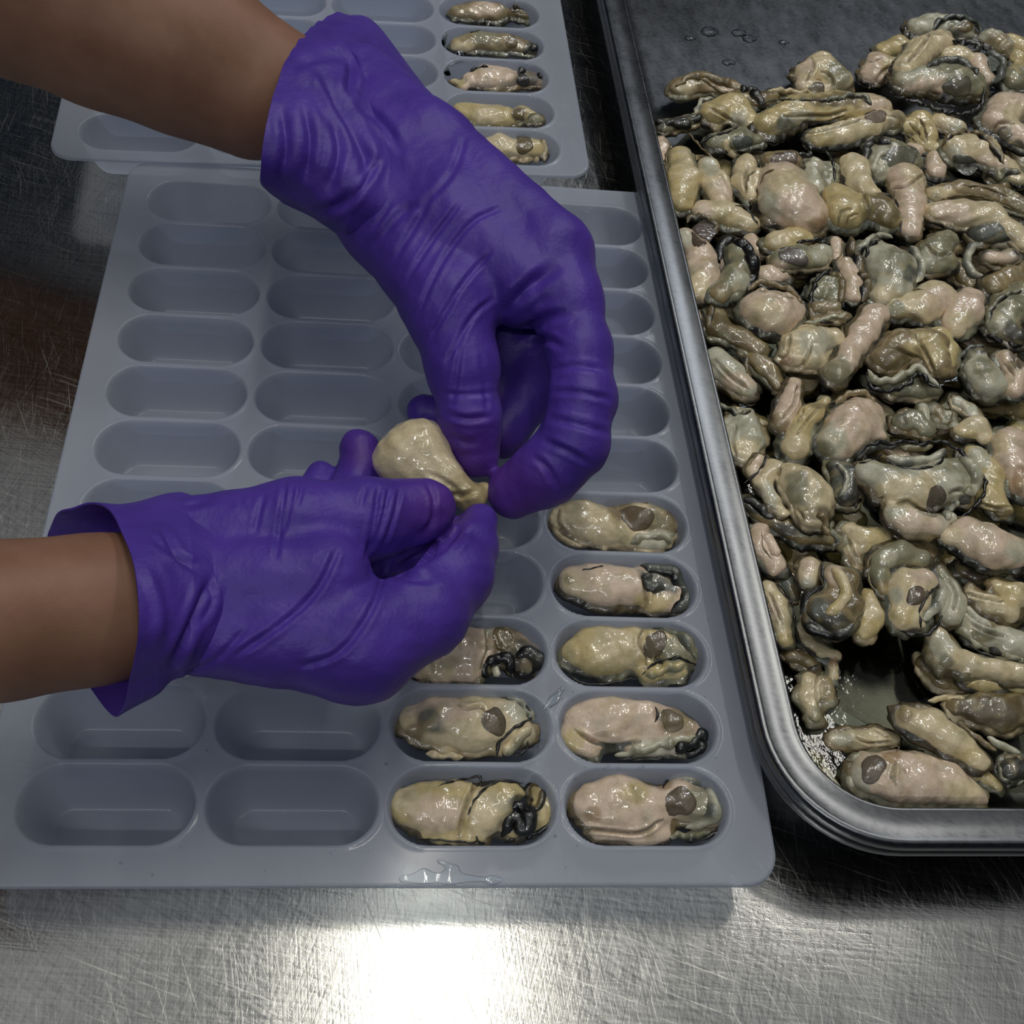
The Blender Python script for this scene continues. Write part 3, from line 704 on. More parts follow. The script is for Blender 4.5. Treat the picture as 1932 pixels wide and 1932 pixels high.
o('A', 2.8, 'o', [(470, 500, 40, 560, 530, 45, 640, 490, 38), (700, 490, 30, 850, 485, 28)], 'dark ragged oyster between the wavy and the long olive ones', man=[([(460, 470), (530, 470), (560, 520), (580, 580)], 26, 'd', 'k', .9), ([(600, 470), (720, 475), (860, 490)], 16, 'c', 'n', .8)])
o('A', 2.3, 'd', [(60, 660, 42, 150, 640, 38, 230, 620, 35)], 'black-frilled oyster against the left wall of the steel pan, furthest back', man=[([(15, 640), (70, 630), (130, 650), (220, 625), (250, 590)], 22, 'd', 'k', 1.0)], pat=[('g', 100, 670, 40)])
o('A', 2.5, 'y', [(150, 820, 62, 165, 930, 80, 150, 1060, 60)], 'smooth yellow oval oyster against the left wall of the steel pan', pat=[('c', 190, 850, 60, 90)], edge=[([(95, 740), (75, 830), (75, 950), (110, 1060)], 6, 'o')])
o('A', 2.0, 'p', [(40, 740, 42, 50, 840, 45, 80, 960, 38)], 'thin pinkish oyster squeezed between the yellow oval one and the steel wall')
o('A', 2.4, 'c', [(290, 870, 55, 330, 960, 72, 360, 1040, 55)], 'cream oyster right of the yellow oval one', pat=[('p', 370, 1000, 60, 80), ('w', 290, 860, 50)], fold=[[(350, 820), (400, 900), (430, 990), 9]])
o('A', 2.7, 'g', [(330, 740, 52, 450, 720, 62, 540, 730, 40)], 'grey oyster with dark seams below the mustard yellow one', edge=[([(245, 745), (320, 705), (410, 680), (450, 650)], 8), ([(190, 690), (260, 770), (330, 830)], 6, 'o')],
  man=[([(380, 720), (400, 790), (460, 810)], 20, 'c', 'c', .4)], mus=[(470, 740, 50, 46, 0, 'b')])
o('A', 2.6, 'c', [(490, 850, 55, 470, 950, 52, 520, 1030, 40), (540, 900, 38, 530, 960, 38, .3)], 'folded cream oyster left of the big round one in the second row', fold=[[(500, 860), (480, 930), (490, 1000), 8]], edge=[([(540, 880), (500, 920), (495, 990)], 5, 'o')])
o('A', 3.1, 'p', [(680, 960, 128, 720, 1060, 150, 780, 1110, 125)], 'biggest smooth pinkish oyster in the upper part of the pile', pat=[('w', 600, 1080, 60, 120), ('c', 700, 940, 110, 60), ('r', 860, 1160, 70, 40)],
  edge=[([(560, 960), (590, 900), (640, 880)], 6, 'o')])
o('A', 3.3, 'n', [(630, 830, 48, 720, 830, 55)], 'small oyster showing its reddish-brown muscle above the biggest pinkish one', mus=[(690, 832, 82, 46, -5, (.16, .115, .085))], man=[([(760, 800), (800, 810), (830, 790)], 18, 'd', 'k', .6)])
o('A', 2.8, 'w', [(830, 870, 60, 850, 980, 50), (920, 880, 48, 920, 960, 40)], 'pale grey oyster with a black rim right of the biggest pinkish one', pat=[('g', 920, 900, 50, 70)], edge=[([(900, 780), (940, 850), (950, 940)], 8)])
o('A', 3.0, 'c', [(1050, 860, 72, 1080, 960, 62, 1150, 1010, 40)], 'cream oyster between the pale grey and the round grey-muscled ones')
o('A', 3.0, 'g', [(1190, 880, 80, 1230, 800, 85, 1330, 830, 65)], 'grey oyster with a wide dull muscle and a black left rim', pat=[('w', 1190, 850, 60, 100)], man=[([(1110, 830), (1115, 770), (1170, 730), (1240, 745)], 26, 'd', 'k', .6), ([(1150, 900), (1170, 820), (1230, 770)], 16, 'w', 'w', .5)], mus=[(1290, 820, 92, 66, 15, (.17, .165, .12))])
o('A', 3.2, 'y', [(970, 1020, 75, 1000, 1110, 92, 1090, 1080, 75), (1180, 1090, 95, 1220, 1130, 75)], 'yellow-brown oyster with ringed folds right of the biggest pinkish one', pat=[('o', 1200, 1090, 100, 110)],
  fold=[[(960, 1180), (980, 1100), (1050, 1080), 6], [(1010, 1190), (1020, 1130), (1070, 1110), 6], [(1090, 970), (1110, 1040), (1130, 1110), 9]], edge=[([(1180, 1000), (1250, 1030), (1300, 1110), (1290, 1210)], 7, 'd')])
o('A', 3.2, 'p', [(1320, 930, 90, 1340, 1040, 72, 1340, 1190, 52)], 'pinkish wedge-shaped oyster pointing down, in the second row', fold=[[(1250, 980), (1330, 960), (1420, 900), 8]], pat=[('c', 1380, 900, 70)])
o('A', 2.7, 'y', [(1330, 660, 48, 1400, 620, 50, 1430, 710, 52), (1380, 740, 45, 1470, 780, 42)], 'crumpled yellow-brown oyster below the front of the far heap', edge=[([(1390, 610), (1420, 670), (1430, 740)], 6, 'o'), ([(1310, 690), (1380, 740)], 5, 'o')], fold=[[(1340, 640), (1420, 740), 8]])
o('A', 2.6, 'c', [(1500, 630, 58, 1580, 670, 50)], 'pale cream oyster flap below the far heap, left of the dark-rimmed one', pat=[('w', 1580, 680, 50)])
o('A', 2.5, 'p', [(1470, 830, 52, 1480, 900, 42), (1340, 800, 50, 1420, 760, 42)], 'small pinkish oyster left of the dark-rimmed one', pat=[('b', 1470, 950, 35)])
o('A', 3.1, 'c', [(1590, 780, 88, 1710, 780, 82, 1820, 870, 55, 1900, 930, 40)], 'oyster with an arching black rim and grey muscle near the right edge, upper part', pat=[('p', 1750, 850, 110, 50), ('w', 1560, 800, 50)],
  man=[([(1505, 770), (1540, 715), (1620, 690), (1700, 700), (1770, 760), (1830, 850)], 20, 'n', 'k', .6)], mus=[(1625, 850, 68, 48, 10, (.15, .15, .12))])
o('A', 3.3, 'p', [(1790, 640, 85, 1850, 560, 85, 1932, 560, 80), (1880, 700, 70, 1932, 740, 60)], 'rosy oyster with a purple-dark centre at the right edge, upper part', pat=[('b', 1830, 700, 45, 50), ('c', 1890, 590, 60), ('d', 1900, 760, 40)], fold=[[(1760, 700), (1800, 640), (1880, 640), 9]])
o('A', 2.9, 'g', [(1790, 920, 50, 1880, 920, 52, 1932, 900, 40)], 'dark curly oyster at the right edge under the black-rimmed one', man=[([(1720, 930), (1760, 895), (1810, 920), (1860, 890), (1920, 910)], 22, 'g', 'd', 1.0)])
o('A', 3.0, 'n', [(1470, 1010, 52, 1600, 985, 50, 1780, 1010, 55, 1932, 1080, 50)], 'long oyster with thin brown seams at the right, above the long cream one', pat=[('c', 1500, 1010, 90, 40), ('o', 1880, 1010, 90, 40)],
  edge=[([(1440, 1060), (1560, 1020), (1700, 1020), (1830, 1070), (1932, 1120)], 5, 'o'), ([(1600, 960), (1740, 975), (1850, 1020)], 5, 'o')])
o('A', 3.4, 'c', [(1470, 1100, 52, 1610, 1115, 80, 1750, 1130, 82, 1860, 1200, 62, 1932, 1260, 50)], 'long plump cream oyster at the right, in the third row', pat=[('p', 1560, 1110, 100, 60)])
# ---- second band
o('B', 3.1, 'p', [(170, 320, 48, 250, 420, 72, 270, 520, 78, 235, 620, 60)], 'pinkish oyster by the left steel wall with a dark brown round muscle on top', pat=[('w', 170, 330, 50), ('c', 240, 560, 70)],
  man=[([(185, 250), (205, 215), (245, 225), (285, 215), (320, 260), (335, 310)], 20, 'o', 'd', .9)], mus=[(262, 310, 66, 58, -20, (.12, .085, .06))])
o('B', 2.5, 'c', [(270, 190, 62, 390, 210, 72, 500, 255, 55)], 'oyster with yellowish spots behind the brown-muscled pinkish one', pat=[('y', 380, 230, 60, 45), ('p', 260, 180, 60)], edge=[([(430, 160), (490, 170), (550, 260)], 8, 'd')])
o('B', 3.5, 'g', [(350, 620, 55, 430, 560, 62, 470, 470, 62, 440, 400, 52)], 'dark grey oyster curled over like a hook with a thick black cap', pat=[('w', 470, 560, 50, 60), ('n', 340, 640, 70)],
  man=[([(350, 445), (355, 385), (410, 345), (480, 370), (520, 440), (520, 540), (490, 600)], 34, 'k', 'k', .35)])
o('B', 2.3, 'p', [(250, 720, 48, 300, 640, 48), (520, 340, 40, 560, 400, 38)], 'slim pinkish oyster below the brown-muscled one at the left wall')
o('B', 2.9, 'y', [(640, 360, 62, 740, 330, 60, 800, 330, 45)], 'yellowish oyster just below the biggest pinkish one', edge=[([(750, 350), (830, 340), (920, 330)], 10)], pat=[('c', 660, 330, 60)])
o('B', 3.1, 'g', [(680, 450, 60, 760, 430, 72, 850, 440, 62), (880, 400, 50)], 'grey-pink oyster with a wide mauve-grey muscle in the middle of the third row', pat=[('p', 620, 500, 80, 60), ('w', 880, 400, 60)], mus=[(735, 425, 80, 50, 12, (.17, .145, .125))], edge=[([(760, 350), (850, 345), (930, 360)], 10)])
o('B', 2.7, 'p', [(590, 530, 60, 670, 510, 55)], 'pinkish oyster peeping out below the mauve-grey muscle')
o('B', 2.9, 'p', [(960, 350, 32, 955, 430, 34), (1010, 470, 45, 1035, 560, 55, 1050, 630, 42, .2)], 'narrow pinkish oyster beside a black vertical fold in the middle of the pile',
  man=[([(1030, 320), (1045, 400), (1080, 500), (1110, 580), (1090, 660)], 32, 'o', 'k', .5)], edge=[([(985, 330), (985, 400), (955, 450)], 5, 'o')])
o('B', 3.4, 'w', [(1150, 400, 78, 1240, 480, 115, 1250, 580, 85, 1190, 640, 55)], 'large blue-grey oyster with a black cap right of the narrow pinkish one', pat=[('g', 1280, 440, 80, 70), ('c', 1210, 610, 70, 50), ('b', 1350, 520, 50)],
  man=[([(1075, 470), (1080, 400), (1120, 345), (1190, 315), (1250, 330)], 22, 'w', 'k', .5), ([(1340, 370), (1385, 430), (1400, 490), (1370, 560)], 24, 'w', 'b', .4)], edge=[([(1110, 430), (1130, 370), (1190, 335)], 12)])
o('B', 3.0, 'g', [(1450, 400, 72, 1530, 340, 62), (1440, 470, 60, 1520, 450, 60)], 'dull grey folded oyster right of the large blue-grey one', fold=[[(1420, 360), (1480, 420), (1560, 400), 9]], pat=[('w', 1420, 420, 40)])
o('B', 3.2, 'd', [(1700, 310, 62, 1780, 300, 70, 1860, 330, 55), (1760, 430, 45, 1860, 430, 48, .2)], 'dark-backed oyster with a pale square lip at the right edge, middle rows', pat=[('p', 1800, 430, 100, 35), ('b', 1760, 300, 100, 50)],
  man=[([(1720, 350), (1660, 380), (1635, 440), (1660, 510), (1720, 520)], 24, 'w', 'b', .4)], edge=[([(1730, 470), (1790, 455), (1860, 480), (1920, 440)], 9, 'o')])
o('B', 2.2, 'o', [(1570, 480, 65, 1650, 560, 50)], 'dark brown oyster sunk in the hollow left of the square-lipped one')
o('B', 2.8, 'n', [(1780, 580, 72, 1850, 540, 65, 1932, 500, 60)], 'brownish oyster under the square-lipped one at the right edge', pat=[('o', 1850, 600, 80, 40)])
o('B', 3.6, 'p', [(560, 700, 100, 620, 720, 118, 700, 700, 85)], 'round glossy pinkish-cream oyster left of the middle of the pile', pat=[('c', 600, 720, 90)], fold=[[(560, 600), (640, 600), (730, 640), 8]],
  man=[([(500, 600), (560, 555), (640, 570), (720, 600), (780, 670)], 16, 'n', 'o', .5)], edge=[([(600, 560), (700, 570), (770, 640), (810, 700)], 8)])
o('B', 3.3, 'g', [(860, 610, 45, 920, 560, 50, 940, 650, 42), (880, 700, 40)], 'small grey-brown oyster with black and amber curls in the middle of the pile', pat=[('n', 900, 700, 70, 50)],
  man=[([(925, 520), (975, 530), (985, 600), (975, 670)], 24, 'o', 'o', .2)], edge=[([(815, 700), (830, 620), (860, 540), (920, 510), (980, 515)], 13), ([(980, 640), (1000, 690)], 8)])
o('B', 3.3, 'n', [(860, 690, 38, 940, 690, 42), (850, 760, 26, 940, 745, 26, 1000, 730, 22)], 'brown oyster with a pale ruffled lip under the black and amber curls', man=[([(790, 770), (850, 765), (920, 740), (1000, 735)], 12, 'w', 'g', .8)], edge=[([(800, 785), (870, 765), (940, 768), (1010, 755)], 6)])
o('B', 2.9, 'o', [(330, 710, 42, 350, 800, 60, 450, 840, 58, 560, 910, 45)], 'dark olive oyster by the left wall under the round glossy one', pat=[('n', 520, 880, 70)], man=[([(290, 800), (305, 730), (330, 650), (370, 660)], 18, 'o', 'd', .4)])
o('B', 3.3, 'c', [(730, 870, 55, 830, 860, 85, 930, 850, 62), (720, 960, 55, 830, 960, 70)], 'cream leaf-shaped oyster with folds below the round glossy one', pat=[('w', 850, 870, 90, 70), ('r', 690, 960, 60, 30)], fold=[[(720, 830), (700, 920), (640, 970), 9], [(830, 880), (800, 960), (760, 1020), 9]])
o('B', 3.5, 'p', [(1165, 720, 62, 1095, 830, 62, 1020, 940, 55, 950, 1040, 60)], 'long finger-shaped pinkish oyster in the middle of the pile', pat=[('g', 960, 1030, 90), ('g', 890, 1080, 60)])
o('B', 3.2, 'c', [(1270, 700, 62, 1390, 690, 85, 1480, 640, 98)], 'plump cream oyster right of the finger-shaped one', pat=[('p', 1490, 650, 80), ('n', 1320, 740, 70, 40), ('g', 1270, 690, 40)], edge=[([(1240, 630), (1330, 600), (1420, 595)], 5, 'o')])
o('B', 3.3, 'p', [(1660, 640, 62, 1630, 700, 82, 1570, 790, 66)], 'smooth egg-shaped oyster right of the plump cream one', pat=[('c', 1600, 780, 80)])
o('B', 3.5, 'n', [(1220, 960, 78, 1300, 880, 80, 1440, 880, 85, 1490, 990, 66)], 'oyster opened like lips, pale and black lower rim, right of the finger-shaped one', pat=[('o', 1280, 960, 110, 60), ('y', 1430, 900, 90)],
  fold=[[(1370, 830), (1420, 920), (1470, 1040), 9], [(1230, 880), (1330, 930), (1400, 960), 8]],
  man=[([(1120, 1010), (1160, 1065), (1250, 1065), (1330, 1025), (1380, 1000), (1430, 1050), (1490, 1095)], 22, 'w', 'g', .5)], edge=[([(1110, 1040), (1150, 1110), (1240, 1120), (1330, 1085), (1385, 1030), (1450, 1090), (1500, 1110)], 12)])
o('B', 3.3, 'y', [(1480, 830, 50, 1530, 900, 50, 1530, 980, 40)], 'yellowish lip at the right side of the lip-shaped oyster', edge=[([(1400, 810), (1440, 870), (1460, 920)], 6, 'o')])
o('B', 2.5, 'g', [(1250, 1110, 55, 1370, 1110, 60, 1450, 1110, 45)], 'oyster in the shade right beneath the lip-shaped one')
o('B', 3.1, 'g', [(1840, 690, 85, 1800, 790, 70, 1932, 640, 90), (1880, 840, 60)], 'dark-edged oyster at the right edge beside the egg-shaped one', pat=[('w', 1830, 760, 60), ('d', 1900, 830, 70)], man=[([(1740, 790), (1760, 700), (1830, 630), (1920, 600)], 18, 'g', 'k', .5)], edge=[([(1740, 830), (1850, 880), (1932, 890)], 14)])
o('B', 3.0, 'w', [(1700, 1030, 80, 1740, 1080, 85, 1690, 950, 50)], 'round grey-white oyster at the right, below the egg-shaped one', pat=[('d', 1700, 900, 50, 30), ('g', 1720, 1000, 60)], man=[([(1600, 950), (1650, 900), (1730, 890)], 16, 'b', 'd', .5)])
o('B', 2.9, 'p', [(1840, 960, 55, 1900, 1040, 68, 1870, 1120, 50)], 'brownish pink wrinkled oyster at the right edge, middle of the pile', pat=[('m', 1900, 960, 50)], fold=[[(1830, 980), (1880, 1040), 8], [(1880, 950), (1920, 1010), 7]])
o('B', 2.9, 'w', [(330, 950, 58, 390, 1030, 78, 490, 1110, 62)], 'pale oyster with pink folds at the left wall, halfway down the pan', pat=[('p', 450, 1080, 90, 50), ('g', 420, 1150, 80, 30)], fold=[[(330, 960), (400, 1040), (500, 1110), 9]], man=[([(440, 920), (485, 960), (490, 1030)], 16, 'o', 'd', .4)])
o('B', 2.6, 'n', [(530, 960, 55, 610, 1020, 55, 660, 1100, 40)], 'olive-brown oyster right of the pale one with pink folds', pat=[('o', 560, 1050, 70)])
# ---- third band
o('C', 2.8, 'w', [(230, 290, 75, 270, 400, 88, 240, 520, 62), (130, 330, 45, 170, 450, 50)], 'pale grey-green oyster at the left wall with a black crest, halfway down', pat=[('c', 240, 480, 80), ('w', 300, 230, 60)],
  man=[([(80, 190), (140, 230), (220, 260), (280, 235)], 20, 'g', 'k', .8)], fold=[[(190, 330), (170, 430), (190, 520), 9]])
o('C', 3.3, 'p', [(545, 70, 38, 510, 190, 60, 470, 320, 62)], 'pointed pinkish oyster standing up left of the broad white-pink one', fold=[[(560, 90), (540, 200), (470, 280), 9]], pat=[('n', 440, 330, 60, 80)])
o('C', 3.3, 'y', [(740, 180, 26, 640, 260, 50, 580, 350, 65, 540, 470, 85)], 'yellowish crumpled oyster left of the broad white-pink one', pat=[('c', 540, 460, 90), ('n', 700, 210, 60, 20)], fold=[[(690, 220), (620, 300), (560, 380), 8], [(600, 230), (560, 310), 7]])
o('C', 3.4, 'p', [(960, 270, 115, 880, 330, 130, 800, 440, 115), (1020, 360, 70, 1060, 390, 40)], 'broad smooth oyster, pink above and blue-white below, in the middle of the pan', pat=[('w', 750, 430, 110, 120), ('g', 740, 470, 50), ('n', 690, 290, 60, 50)],
  edge=[([(760, 260), (740, 210), (840, 150)], 5, 'o')], man=[([(790, 200), (860, 145), (960, 130), (1030, 190)], 20, 'n', 'n', .6)])
o('C', 2.8, 'g', [(1190, 320, 62, 1270, 290, 60, 1330, 350, 55)], 'olive folded oyster behind the huge black-rimmed one', pat=[('n', 1200, 390, 90, 40), ('d', 1200, 290, 40)], man=[([(1110, 390), (1190, 380), (1280, 400), (1330, 410)], 18, 'y', 'o', .6)])
o('C', 2.9, 'w', [(1320, 220, 32, 1340, 300, 34), (1400, 230, 36, 1440, 300, 34), (1480, 270, 30, 1500, 330, 32)], 'grey oyster in thin upright folds behind the huge black-rimmed one', pat=[('n', 1420, 260, 30, 60), ('g', 1480, 300, 40)], edge=[([(1480, 200), (1500, 270), (1470, 330)], 7, 'o')])
o('C', 3.0, 'w', [(1530, 190, 38, 1610, 240, 42, 1650, 290, 36)], 'stubby bluish-white oyster end behind the huge black-rimmed one')
o('C', 3.1, 'c', [(1560, 380, 50, 1650, 340, 70, 1690, 400, 50)], 'cream oyster knob behind the right end of the huge black-rimmed one', pat=[('y', 1580, 380, 60)])
o('C', 3.1, 'y', [(1640, 520, 75, 1720, 620, 80, 1720, 760, 78, 1800, 840, 60)], 'yellowish oyster hanging down right of the huge black-rimmed one', pat=[('w', 1660, 520, 70), ('o', 1800, 860, 70, 30)], fold=[[(1660, 800), (1760, 830), (1850, 820), 8]])
o('C', 3.3, 'p', [(1850, 440, 105, 1860, 560, 95, 1932, 700, 90)], 'large pinkish oyster cut by the right edge, level with the huge black-rimmed one', pat=[('r', 1900, 650, 40, 90), ('c', 1800, 440, 60)])
o('C', 3.9, 'w', [(1010, 620, 85, 1120, 690, 118, 1260, 720, 120, 1400, 680, 125, 1540, 620, 105), (1150, 880, 68, 1260, 920, 78, 1400, 930, 55, 1490, 890, 34, .1), (1560, 760, 60)],
  'huge open oyster with a long black rim and round brown muscle', pat=[('c', 1200, 740, 170, 100), ('p', 1290, 930, 180, 70), ('g', 1560, 560, 110, 70), ('g', 1200, 540, 120, 60), ('w', 1000, 600, 70), ('d', 1580, 790, 60, 50), ('c', 1330, 680, 100, 70)],
  fold=[[(1160, 800), (1230, 790), (1300, 840), (1400, 880), 11], [(1000, 820), (1080, 760), 9], [(1480, 740), (1540, 720), (1600, 740), 12]],
  man=[([(1100, 520), (1190, 545), (1310, 545), (1410, 520), (1455, 470)], 34, 'w', 'b', .25), ([(930, 530), (980, 475), (1080, 455), (1180, 450)], 24, 'b', 'd', .5), ([(1180, 460), (1280, 470), (1380, 455)], 24, 'g', 'o', .5), ([(1550, 520), (1630, 610), (1640, 700), (1570, 740)], 40, 'w', 'g', .4), ([(1460, 900), (1480, 830), (1540, 790)], 28, 'b', 'w', .3)],
  edge=[([(915, 545), (960, 470), (1050, 432), (1130, 440), (1220, 425), (1300, 445), (1400, 425), (1480, 445), (1560, 500), (1650, 590), (1695, 670), (1680, 760), (1600, 850), (1500, 920)], 12), ([(1085, 520), (1130, 560), (1230, 592), (1330, 588), (1420, 560), (1465, 480)], 9), ([(930, 560), (1000, 545), (1080, 500)], 7)],
  mus=[(1400, 770, 58, 82, 5, (.15, .125, .09))])
o('C', 3.3, 'd', [(800, 590, 65, 860, 650, 88, 850, 760, 78)], 'dark rounded oyster with a pale streak left of the huge black-rimmed one', pat=[('b', 830, 650, 60, 100)],
  man=[([(800, 560), (850, 620), (850, 700), (810, 760)], 18, 'w', 'b', .3)], edge=[([(690, 548), (780, 522), (870, 530), (920, 590), (945, 680), (930, 790), (860, 860)], 12)])
o('C', 3.4, 'c', [(520, 640, 75, 580, 690, 115, 650, 760, 112, 640, 880, 85)], 'bulky cream-grey oyster below the yellowish crumpled one', pat=[('g', 560, 720, 80, 110), ('c', 700, 680, 60, 80), ('n', 650, 860, 60, 40), ('m', 720, 860, 40)], fold=[[(460, 590), (420, 700), (460, 800), 10], [(600, 900), (560, 830), 9]],
  man=[([(690, 850), (720, 920), (750, 1000)], 22, 'n', 'o', .8)])
o('C', 3.2, 'c', [(330, 530, 34, 290, 610, 36), (410, 590, 60, 350, 680, 45, 410, 790, 40, 470, 860, 35)], 'oyster forked round the bulky cream-grey one at its left side', pat=[('p', 310, 570, 50, 70), ('w', 380, 760, 60, 90)], edge=[([(375, 500), (350, 570), (290, 640), (235, 680)], 8), ([(320, 500), (260, 580)], 5, 'o')])
o('C', 2.7, 'o', [(260, 800, 50, 350, 870, 52, 470, 940, 60, 600, 990, 72, 740, 1010, 60)], 'blackish-brown oyster lying along the lower side of the bulky cream-grey one', pat=[('d', 300, 820, 90, 50), ('g', 620, 960, 80, 50), ('d', 480, 960, 90, 40)],
  man=[([(225, 775), (290, 790), (350, 850), (420, 890)], 28, 'd', 'k', .5), ([(700, 870), (760, 960), (800, 1040), (740, 1090)], 26, 'g', 'd', .9)])
o('C', 2.7, 'p', [(330, 970, 55, 350, 1080, 62, 430, 1180, 66)], 'pink leaf-like oyster at the left wall in the lower half of the pan', man=[([(370, 980), (400, 1050), (440, 1120)], 36, 'p', 'p', .2)], edge=[([(345, 970), (350, 1060), (400, 1130), (440, 1155)], 4, 'o')])
o('C', 2.3, 'b', [(460, 1230, 40, 510, 1290, 45, 540, 1370, 34)], 'dark purplish oyster tip right below the pink leaf-like one', pat=[('o', 540, 1340, 40)])
o('C', 3.1, 'c', [(880, 970, 60, 950, 1030, 82, 1060, 1010, 68), (880, 1090, 48, 920, 1190, 40)], 'cream-yellow oyster bent like a knee under the huge one', pat=[('y', 1030, 1020, 80), ('n', 920, 1150, 60)], fold=[[(870, 1020), (900, 1100), (960, 1180), 9]])
o('C', 2.9, 'n', [(1160, 990, 40, 1250, 1060, 42, 1370, 1120, 34), (1290, 980, 40, 1370, 1080, 30)], 'thin brownish oyster fold between the huge one and the grey-green one', edge=[([(1200, 1010), (1290, 1080), (1380, 1130)], 5, 'o')])
o('C', 3.5, 'g', [(1070, 1140, 72, 1190, 1110, 75, 1310, 1140, 58), (1060, 1230, 62, 1080, 1330, 40)], 'grey-green oyster with brownish hem in the lower half of the pan', pat=[('w', 1110, 1120, 50), ('n', 1080, 1320, 60)],
  edge=[([(1090, 1385), (1040, 1340), (995, 1270), (985, 1160), (1020, 1100)], 7, 'o'), ([(1120, 1250), (1200, 1200), (1330, 1180), (1390, 1140)], 5, 'o')])
o('C', 3.9, 'p', [(1480, 1010, 52, 1600, 1010, 108, 1720, 1060, 128, 1860, 1100, 88, 1932, 1100, 75)], 'large smooth pink egg-shaped oyster at the right edge, lower half', pat=[('c', 1500, 1010, 70), ('w', 1900, 1100, 70)], edge=[([(1480, 940), (1500, 900), (1560, 880)], 4, 'o')])
o('C', 3.6, 'c', [(1230, 1290, 105, 1330, 1260, 60, 1240, 1380, 118), (1190, 1500, 78, 1250, 1510, 70, -.1)], 'whitish oyster with a grey-brown eye and dark right hem, lower in the pan', pat=[('p', 1330, 1240, 80, 50), ('w', 1160, 1360, 50), ('y', 1200, 1490, 80, 60), ('d', 1300, 1580, 90, 30)],
  man=[([(1440, 1310), (1420, 1390), (1370, 1450), (1320, 1510)], 36, 'w', 'b', .3)], edge=[([(1420, 1290), (1340, 1370), (1300, 1460), (1310, 1560)], 8), ([(1180, 1570), (1280, 1600), (1370, 1580), (1440, 1480)], 12)], mus=[(1285, 1360, 68, 60, 10, (.17, .13, .095))])
o('C', 3.2, 'c', [(640, 1190, 65, 620, 1270, 50)], 'pinkish corner of an oyster left of the black coiled one', pat=[('w', 620, 1300, 50), ('p', 620, 1180, 50)])
o('C', 3.8, 'n', [(780, 1230, 62, 830, 1330, 60, 760, 1400, 50), (700, 1450, 85, 800, 1500, 85, 890, 1420, 70), (880, 1260, 60)], 'black coiled oyster with a cream tongue inside its curl, lower left of the pan', pat=[('p', 790, 1220, 70), ('o', 900, 1300, 80, 130), ('d', 720, 1500, 160, 90), ('b', 700, 1430, 60)],
  man=[([(700, 1300), (640, 1360), (610, 1440), (630, 1530), (720, 1590), (820, 1590), (900, 1530)], 42, 'b', 'k', .35), ([(770, 1190), (830, 1260), (850, 1350), (800, 1430), (730, 1470)], 36, 'c', 'y', .2)], edge=[([(715, 1150), (710, 1220), (720, 1290), (640, 1350), (595, 1430)], 9)])
o('C', 3.2, 'y', [(990, 1370, 50, 1010, 1470, 72, 970, 1570, 62)], 'yellow crescent oyster right of the black coiled one', pat=[('c', 1020, 1430, 60)])
o('C', 3.3, 'w', [(1430, 1220, 45, 1480, 1300, 52, 1510, 1400, 66, 1480, 1480, 62)], 'blue-white ropy oyster running down left of the frilly one', pat=[('g', 1440, 1210, 60), ('g', 1560, 1200, 40)], fold=[[(1460, 1250), (1520, 1350), (1500, 1450), 10]], edge=[([(1395, 1200), (1400, 1130), (1450, 1100)], 8, 'd')])
o('C', 2.4, 'n', [(1560, 1200, 60, 1650, 1230, 70)], 'brown oyster in the shadow under the large pink egg-shaped one', pat=[('m', 1620, 1220, 80)])
# ---- near band
o('D', 2.9, 'w', [(1560, 370, 75, 1660, 470, 88, 1800, 520, 80, 1932, 560, 80)], 'frilly blue-grey oyster at the right edge above the two near ones', pat=[('g', 1650, 500, 120, 40), ('n', 1770, 390, 60, 40)],
  fold=[[(1560, 320), (1640, 400), (1740, 440), 11], [(1600, 420), (1720, 480), (1820, 500), 10]], man=[([(1470, 400), (1560, 480), (1660, 560), (1780, 610), (1920, 640)], 26, 'w', 'g', .9)], edge=[([(1430, 390), (1500, 460), (1600, 560), (1720, 620), (1900, 655)], 6, 'd')])
o('D', 3.4, 'c', [(1600, 230, 40, 1700, 300, 62, 1830, 340, 70), (1760, 180, 50, 1880, 240, 85)], 'cream oyster over the frilly blue-grey one at the right edge', pat=[('y', 1850, 220, 90), ('n', 1760, 390, 70, 40)], fold=[[(1560, 230), (1680, 260), (1800, 280), 10]])
o('D', 2.9, 'c', [(1400, 520, 70, 1440, 620, 88, 1580, 680, 68, 1760, 710, 62, 1932, 730, 60)], 'long cream oyster, broad at its left end, below the frilly one', pat=[('w', 1420, 560, 90), ('g', 1440, 660, 50)], fold=[[(1380, 720), (1500, 750), (1600, 740), 9]])
o('D', 1.9, 'n', [(1330, 680, 70, 1420, 770, 68, 1560, 810, 50)], 'brownish oyster half sunk in the liquor under the long cream one', pat=[('o', 1300, 650, 60)])
o('D', 2.5, 'y', [(1580, 780, 50, 1680, 790, 50, 1790, 800, 45, 1932, 810, 50)], 'narrow yellowish oyster folds above the large brown one', fold=[[(1540, 820), (1650, 760), (1800, 790), 8]], pat=[('c', 1800, 780, 80, 30)])
o('D', 2.4, 'c', [(330, 200, 42, 380, 300, 60, 410, 400, 60, 440, 520, 48)], 'narrow leaf-shaped oyster along the left wall near the front corner', pat=[('y', 430, 540, 60), ('p', 360, 330, 40, 60)], fold=[[(340, 230), (380, 330), (420, 420), 9]],
  edge=[([(350, 140), (430, 210), (480, 300), (495, 420), (520, 520), (580, 590), (650, 640)], 8)])
o('D', 2.0, 'c', [(540, 440, 30, 580, 540, 40, 660, 600, 44, 740, 620, 34), (730, 680, 32, 740, 760, 30)], 'cream strand of an oyster curving below the black coiled one', pat=[('r', 740, 660, 40, 30)])
